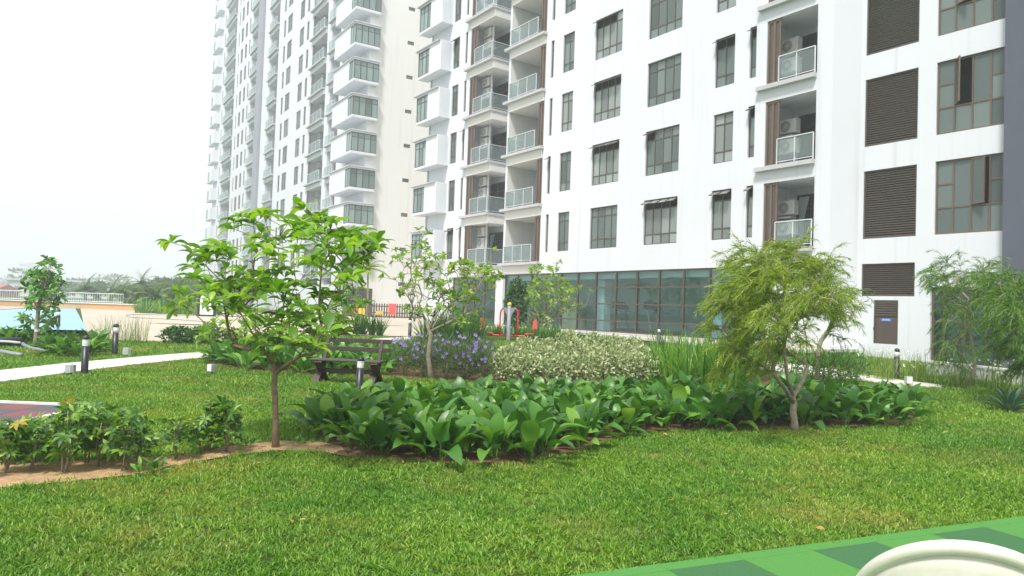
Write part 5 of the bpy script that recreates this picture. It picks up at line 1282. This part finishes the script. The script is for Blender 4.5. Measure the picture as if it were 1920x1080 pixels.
# --- low shrubs at the deck edge and round the right path
for px, py in ((322, 645), (345, 645), (368, 646), (392, 646), (415, 646), (440, 646), (334, 640), (380, 640)):
    leafy_shrub('low_shrub', 'low dark shrub along the lawn edge left of the young tree', 'shrub', gp(px, py), .34, .3, .45, 240, OVAL, .11, .06, LF_DARK, 'low shrubs along the deck edge', .35)
for px, py, h in ((1520, 722, .75), (1550, 724, .8), (1580, 722, .75), (1600, 716, .7), (1480, 716, .8), (1440, 712, .9), (1410, 716, .9), (1395, 706, .9)):
    leafy_shrub('green_shrub', 'soft green shrub behind the weeping tree trunk', 'shrub', gp(px, py), .42, .36, h, 620, BLADE, .11, .02, LF_MID, 'green shrubs behind the weeping tree', .4)
def wild(px, py, label, group, n=70, h=.8, flowers=5, sp=.34):
    b = gp(px, py); r = strap_clump('wild_grass', label, b, n, h, .0085, LF_WILD, group, sp, .22, 5, .9)
    for i in range(flowers):
        a = rnd.random() * 6.28; o = obj('flower', FLWM, r, (.25 * math.cos(a), .25 * math.sin(a), h * rnd.uniform(.5, 1.0))); o.rotation_euler = (1.0, 0, rnd.gauss(0, .6))
FLWM = FLM.copy(); FLWM.materials.clear(); FLWM.materials.append(FLOWW)
for i in range(11): wild(190 + i * 8, 643 - (i % 3), 'tall wispy grass tuft between the pool shrubs and the deck', 'wispy grasses by the deck', 17, .8, 0)
for px, py in ((1612, 704), (1628, 708), (1645, 712), (1662, 714), (1700, 716), (1716, 717), (1735, 719), (1640, 702), (1660, 705), (1715, 708), (1740, 712), (1600, 694)): wild(px, py, 'wild flowering grass tuft in front of the service door wall', 'wild grasses by the service door', 40, .72, 4)
for px, py in ((1762, 722), (1780, 724), (1798, 726), (1845, 728), (1870, 731), (1895, 733), (1915, 735), (1858, 722), (1885, 724), (1790, 716)): wild(px, py, 'wild grass tuft with white flowers along the low white wall on the right', 'wild grasses along the low wall', 30, .62, 5)
# low white wall on the right
a, b = gp(1742, 702), gp(2010, 735)
lw_ = thing('low_wall', 'low white wall at the foot of the dark slate end wall', 'wall'); MB().bar(a + Vector((0, 0, .11)), b + Vector((0, 0, .11)), .2, .42).build('wall_face', plain('rough_white', (0.62, 0.63, 0.64), 0.9, var=.3, scale=9, bump=.5), lw_); MB().bar(a + Vector((0, 0, .345)), b + Vector((0, 0, .345)), .26, .05).build('coping', KERB, lw_)
# agave
b = gp(1893, 772); ag = thing('agave', 'blue-green spiky agave rosette at the right edge of the lawn', 'plant', b); AGM = np_mesh('leaf', *leaf_shape(1, .16, 5, .4, .35, .1), LF_AGAVE, True)
for i in range(24):
    a = i * 2.4; th = math.radians(14 + 66 * i / 24); r_ = Vector((math.cos(a), math.sin(a), 0)); put_leaf(AGM, ag, (0, 0, 0), r_ * .04, Vector((0, 0, 1)) * math.cos(th) + r_ * math.sin(th), Vector((0, 0, 1)) * math.sin(th) - r_ * math.cos(th), rnd.uniform(.42, .58))
tag(MB().lathe([(.16, -.03), (.2, .02), (.17, .07), (.1, .1), (.01, .11)], 9, gp(1912, 742)).build('garden_stone', plain('rust_stone', (.25, .12, .07), .9, var=.4, scale=12, bump=.6)), 'small rust brown stone beside the agave', 'stone')

# --- background planting: bank at the deck's far side, palms, far trees
for i in range(16):
    px = 268 + i * 9; Y = 47 + (i % 4) * 1.2; b = at(px, 588, Y); b.z = .45
    strap_clump('grass_clump', 'grassy clump on the bank at the far side of the deck', b, 60, 1.1, .07, LF_STRAP, 'grassy clumps on the far bank', .5, .5, 5)
def palm(label, px, py_crown, Y, L, n=13, trunk=.12, z0=.4, w=.09, mat=None, group=None):
    c = at(px, py_crown, Y); root = thing('palm', label, 'palm', (c.x, c.y, z0), 0, group); h = c.z - z0
    MB().tube([(0, 0, -.05), (.04, 0, h * .5), (0, 0, h)], [trunk * 1.2, trunk, trunk * .8], 8).build('trunk', BARKG, root, smooth=True)
    P, D, Nn, Ls = [], [], [], []; m = MB()
    for i in range(n):
        a = i * 2.4; el = math.radians(75 - 85 * i / n); d = Vector((math.cos(a) * math.cos(el), math.sin(a) * math.cos(el), math.sin(el))); p = Vector((0, 0, h)); pts = [p.copy()]
        for j in range(8):
            p = p + d * (L / 8); pts.append(p.copy()); d = (d + Vector((0, 0, -.17))).normalized()
        m.tube(pts, [.02 - .002 * j for j in range(9)], 4, False)
        for j in range(1, 9):
            for s in (-1, 1):
                for q in (0, .33, .66):
                    dd = (pts[j] - pts[j - 1]).normalized(); sd = dd.cross(Vector((0, 0, 1))).normalized() * s
                    P.append(pts[j - 1].lerp(pts[j], q)[:]); D.append((dd * .6 + sd * .8 + Vector((0, 0, -.25)))[:]); Nn.append((0, 0, 1)); Ls.append(L * .26 * (1.1 - .07 * j))
    fr_ = joined('fronds', [spread_leaves(NEEDLE, np.array(P), np.array(D), np.array(Nn), np.array(Ls), np.full(len(P), w))], mat or LF_PALM, root); m.build('frond_ribs', LF_PALM, root)
palm('single palm rising above the shrubs behind the white railing', 265, 531, 78, 2.1, 12, .12, .3)
palm('low feathery palm behind the white railing, its left end', 160, 545, 66, 2.0, 14, .12, .3)
palm('low feathery palm behind the right part of the white railing', 208, 550, 68, 2.2, 14, .12, .3)
palm('spreading palm right of the white railing', 228, 552, 64, 1.8, 12, .1, .3)
palm('bright broad palm standing on the bank right of the railing', 292, 562, 50, 1.5, 13, .1, .4, .16, LF_STRAP)
palm('yellowing palm in front of the dark hedge near the arched board', 335, 545, 56, 1.7, 13, .1, .4, .12)
palm('small palm clump between the bench sapling and the tower', 645, 572, 40, 1.3, 14, .09, .4, .07)
palm('drooping thin palm in front of the tower above the bench', 690, 505, 36, 1.3, 11, .05, .4, .035, LF_THIN)
def far_tree(label, px, ytop, ybase, Y, rxp, n=900, leaf=.55, mat=None, trunkless=False):
    c = at(px, ybase, Y); t = at(px, ytop, Y); rx = rxp * Y / FPX; zb = min(c.z, t.z - 1.5); h = t.z - zb
    root = thing('far_tree', label, 'tree', (c.x, Y, zb), 0, 'trees beyond the garden'); P, D = [], []
    ncl = 9
    cl = [(rnd.uniform(-.75, .75) * rx, rnd.uniform(-.5, .5) * rx, h * rnd.uniform(.35, .85), rnd.uniform(.35, .6)) for _ in range(ncl)] + [(0, 0, h * .72, .6)]
    for x, y, z, k in cl:
        u = unit(n // len(cl)); P.append(u * np.array([rx * k, rx * k, h * .30 * (k + .5)]) * (.6 + .4 * nr.random((len(u), 1))) + np.array([x, y, z])); D.append(u + nr.normal(size=u.shape) * .6)
    P = np.concatenate(P); D = np.concatenate(D); P[:, 2] = np.clip(P[:, 2], .1, h)
    joined('crown', [spread_leaves(DIAMOND, P, D, unit(len(P), .8), leaf * nr.uniform(.6, 1.3, len(P)), leaf * .7)], mat or LF_FAR, root)
    MB().tube([(0, 0, -2.0), (.1, 0, h * .3), (0, 0, h * .7)], [.3, .22, .08], 7).build('trunk', BARK, root)
FT = [(22, 519, 552, 420, 34, 'low hazy tree at the left edge of the skyline'), (68, 510, 552, 260, 34, 'rounded hazy tree left of the young pool tree'), (205, 517, 556, 330, 46, 'wide pale hazy tree above the railing'), (120, 530, 556, 180, 26, 'grey-green tree behind the left end of the railing'), (180, 532, 556, 150, 24, 'grey-green tree behind the middle of the railing'),
      (318, 527, 560, 120, 34, 'dark tree right of the palm on the skyline'), (352, 525, 562, 110, 36, 'dark tree behind the arched board'), (285, 532, 560, 140, 26, 'tree showing between the palm and the dark trees'), (390, 530, 564, 95, 30, 'dark tree to the left of the tower foot'), (245, 540, 562, 90, 24, 'bushy tree just right of the railing'), (425, 530, 566, 92, 26, 'dark tree below the far end of the tower'), (455, 534, 568, 90, 26, 'dark tree against the tower foot'), (330, 548, 576, 66, 40, 'dark hedge-like tree behind the grassy bank'), (95, 536, 556, 130, 18, 'small tree hidden behind the young pool tree'), (150, 528, 556, 240, 26, 'far pale tree behind the railing'), (275, 545, 572, 62, 22, 'round bush-like tree beside the grassy bank')]
for px, yt_, yb, Y, rx, lb in FT: far_tree(lb, px, yt_, yb, Y, rx, 900 if Y < 200 else 700, .5 if Y < 100 else .8 if Y < 200 else 1.4)

# ================================================================== turf: real blades spread over the lawn
GRASS = leafmat('grass_blade', [(0.12, (0.032, 0.13, 0.008)), (0.42, (0.125, 0.29, 0.020)), (0.72, (0.26, 0.42, 0.048)), (0.95, (0.56, 0.62, 0.22))], 0.45, 0.32, 1.3, 0.4)
def dry_patches(m):                                   # straw coloured worn spots
    N, L = m.node_tree.nodes, m.node_tree.links; b = N['Principled BSDF']; src = b.inputs['Base Color'].links[0].from_socket
    g = N.new('ShaderNodeNewGeometry'); n = N.new('ShaderNodeTexNoise'); n.inputs['Scale'].default_value = .55; n.inputs['Detail'].default_value = 6; n.inputs['Roughness'].default_value = .72; L.new(g.outputs['Position'], n.inputs['Vector'])
    r = N.new('ShaderNodeValToRGB'); e = r.color_ramp.elements; e[0].position = .50; e[0].color = (0, 0, 0, 1); e[1].position = .74; e[1].color = (.75, .75, .75, 1); L.new(n.outputs['Fac'], r.inputs[0])
    mx = N.new('ShaderNodeMix'); mx.data_type = 'RGBA'; L.new(r.outputs[0], mx.inputs[0]); L.new(src, mx.inputs[6]); mx.inputs[7].default_value = (0.42, 0.34, 0.10, 1)
    n3 = N.new('ShaderNodeTexNoise'); n3.inputs['Scale'].default_value = .38; n3.inputs['Detail'].default_value = 5; n3.inputs['Roughness'].default_value = .6; L.new(g.outputs['Position'], n3.inputs['Vector'])
    r3 = N.new('ShaderNodeValToRGB'); e = r3.color_ramp.elements; e[0].position = .36; e[0].color = (.62, .78, .70, 1); e[1].position = .62; e[1].color = (1.08, 1.0, .95, 1); L.new(n3.outputs['Fac'], r3.inputs[0])
    m3 = N.new('ShaderNodeMix'); m3.data_type = 'RGBA'; m3.blend_type = 'MULTIPLY'; m3.inputs[0].default_value = 1; L.new(mx.outputs[2], m3.inputs[6]); L.new(r3.outputs[0], m3.inputs[7])
    for l in list(src.links):
        if l.to_node != mx: L.new(m3.outputs[2], l.to_socket)
dry_patches(GRASS)
clumps = bpy.data.collections.new('turf_clumps')
for c in range(5):
    P, D, Nn, Ls = [], [], [], []
    for i in range(13):
        a = rnd.random() * 6.28; th = math.radians(rnd.uniform(18, 84)); P.append((rnd.gauss(0, .022), rnd.gauss(0, .022), 0)); D.append((math.cos(a) * math.sin(th), math.sin(a) * math.sin(th), math.cos(th))); Nn.append((rnd.gauss(0, .4), rnd.gauss(0, .4), 1)); Ls.append(rnd.uniform(.018, .044))
    v, f = spread_leaves(BLADE, np.array(P), np.array(D), np.array(Nn), np.array(Ls), nr.uniform(.005, .0095, 13)); clumps.objects.link(bpy.data.objects.new('turf_clump', np_mesh('turf_clump', v, f, GRASS, True)))
pts, scl = [], []
for y0, y1, dens, s in ((3.6, 6, 760, 1.0), (6, 8.5, 600, 1.08), (8.5, 12, 340, 1.3), (12, 17, 190, 1.65), (17, 26, 80, 2.3)):
    x1 = .80 * y1 + 1.2; n = int((2 * x1) * (y1 - y0) * dens); q = np.c_[nr.uniform(-x1, x1, n), nr.uniform(y0, y1, n)]; pts.append(q); scl.append(np.full(n, s) * nr.uniform(.7, 1.25, n))
pts = np.concatenate(pts); scl = np.concatenate(scl)
keep = np.ones(len(pts), bool)
jt = nr.normal(0, .012, pts.shape)
for pl in NOGRASS: keep &= ~inside(pts + jt, pl)
jt = nr.normal(0, .045, pts.shape) + .05 * np.c_[np.sin(pts[:, 1] * 9 + pts[:, 0] * 5), np.sin(pts[:, 0] * 11 - pts[:, 1] * 4)]
for pl in RAGGED: keep &= ~inside(pts + jt, pl)
keep &= np.abs(pts[:, 0]) < .78 * pts[:, 1] + .9
fwd = np.array([(nb_m @ Vector((8, -.3, 0)))[:2], (nb_m @ Vector((30, -.7, 0)))[:2], (nb_m @ Vector((30, 20, 0)))[:2], (nb_m @ Vector((8, 20, 0)))[:2]]); keep &= ~inside(pts, fwd)
pts, scl = pts[keep], scl[keep]
P3 = np.c_[pts, np.clip(.025 * (pts[:, 1] - 12), 0, .45)]
tm = bpy.data.meshes.new('lawn_grass'); tm.vertices.add(len(P3)); tm.vertices.foreach_set('co', P3.astype(np.float32).ravel())
at_s = tm.attributes.new('size', 'FLOAT', 'POINT'); at_s.data.foreach_set('value', scl.astype(np.float32))
at_r = tm.attributes.new('turn', 'FLOAT_VECTOR', 'POINT'); rr_ = np.c_[nr.normal(0, .12, len(P3)), nr.normal(0, .12, len(P3)), nr.uniform(0, 6.28, len(P3))]; at_r.data.foreach_set('vector', rr_.astype(np.float32).ravel())
tm.materials.append(GRASS)
lawn = tag(obj('lawn_grass', tm), 'short broad-bladed green lawn with worn straw-coloured patches', 'grass', kind='stuff')
ng = bpy.data.node_groups.new('spread_turf', 'GeometryNodeTree'); ng.interface.new_socket('Geometry', in_out='INPUT', socket_type='NodeSocketGeometry'); ng.interface.new_socket('Geometry', in_out='OUTPUT', socket_type='NodeSocketGeometry')
gi, go = ng.nodes.new('NodeGroupInput'), ng.nodes.new('NodeGroupOutput'); ci = ng.nodes.new('GeometryNodeCollectionInfo'); ci.inputs['Collection'].default_value = clumps; ci.inputs['Separate Children'].default_value = True; ci.inputs['Reset Children'].default_value = True
ip = ng.nodes.new('GeometryNodeInstanceOnPoints'); ip.inputs['Pick Instance'].default_value = True
n1 = ng.nodes.new('GeometryNodeInputNamedAttribute'); n1.data_type = 'FLOAT'; n1.inputs['Name'].default_value = 'size'
n2 = ng.nodes.new('GeometryNodeInputNamedAttribute'); n2.data_type = 'FLOAT_VECTOR'; n2.inputs['Name'].default_value = 'turn'
ng.links.new(gi.outputs[0], ip.inputs['Points']); ng.links.new(ci.outputs[0], ip.inputs['Instance']); ng.links.new(n1.outputs[0], ip.inputs['Scale']); e2r = ng.nodes.new('FunctionNodeEulerToRotation'); ng.links.new(n2.outputs[0], e2r.inputs[0]); ng.links.new(e2r.outputs[0], ip.inputs['Rotation']); ng.links.new(ip.outputs[0], go.inputs[0])
lawn.modifiers.new('turf', 'NODES').node_group = ng

# a scatter of dry fallen leaves on the turf
n = 60; q = np.c_[nr.uniform(-5, 7, n), nr.uniform(4.6, 12.5, n)]; k_ = np.ones(n, bool)
for pl in NOGRASS: k_ &= ~inside(q, pl)
q = q[k_]; P = np.c_[q, np.full(len(q), .03)]; D = unit(len(q)); D[:, 2] *= .25
v, f = spread_leaves(OVAL, P, D, unit(len(q), 2.0), nr.uniform(.03, .075, len(q)), nr.uniform(.02, .04, len(q)))
tag(obj('leaf_litter', np_mesh('leaf_litter', v, f, leafmat('dry_leaf', [(0.2, (0.30, 0.18, 0.06)), (0.9, (0.55, 0.42, 0.16))], .7, .2), True)), 'dry tan leaves scattered over the lawn', 'fallen leaves', kind='stuff')

# ================================================================== the hazy air
hz, N_, L_, b_ = nmat('haze_air'); N_.remove(b_)
pv = N_.new('ShaderNodeVolumePrincipled'); pv.inputs['Color'].default_value = (0.90, 0.95, 1, 1); pv.inputs['Density'].default_value = 0.0018; pv.inputs['Anisotropy'].default_value = 0.0
L_.new(pv.outputs[0], N_['Material Output'].inputs['Volume'])
HAZE_ON = True
if HAZE_ON: tag(MB().box(-900, 900, -60, 1000, -9, TTOP + 3).build('haze', hz), 'thin pale haze in the air', 'haze', kind='stuff')
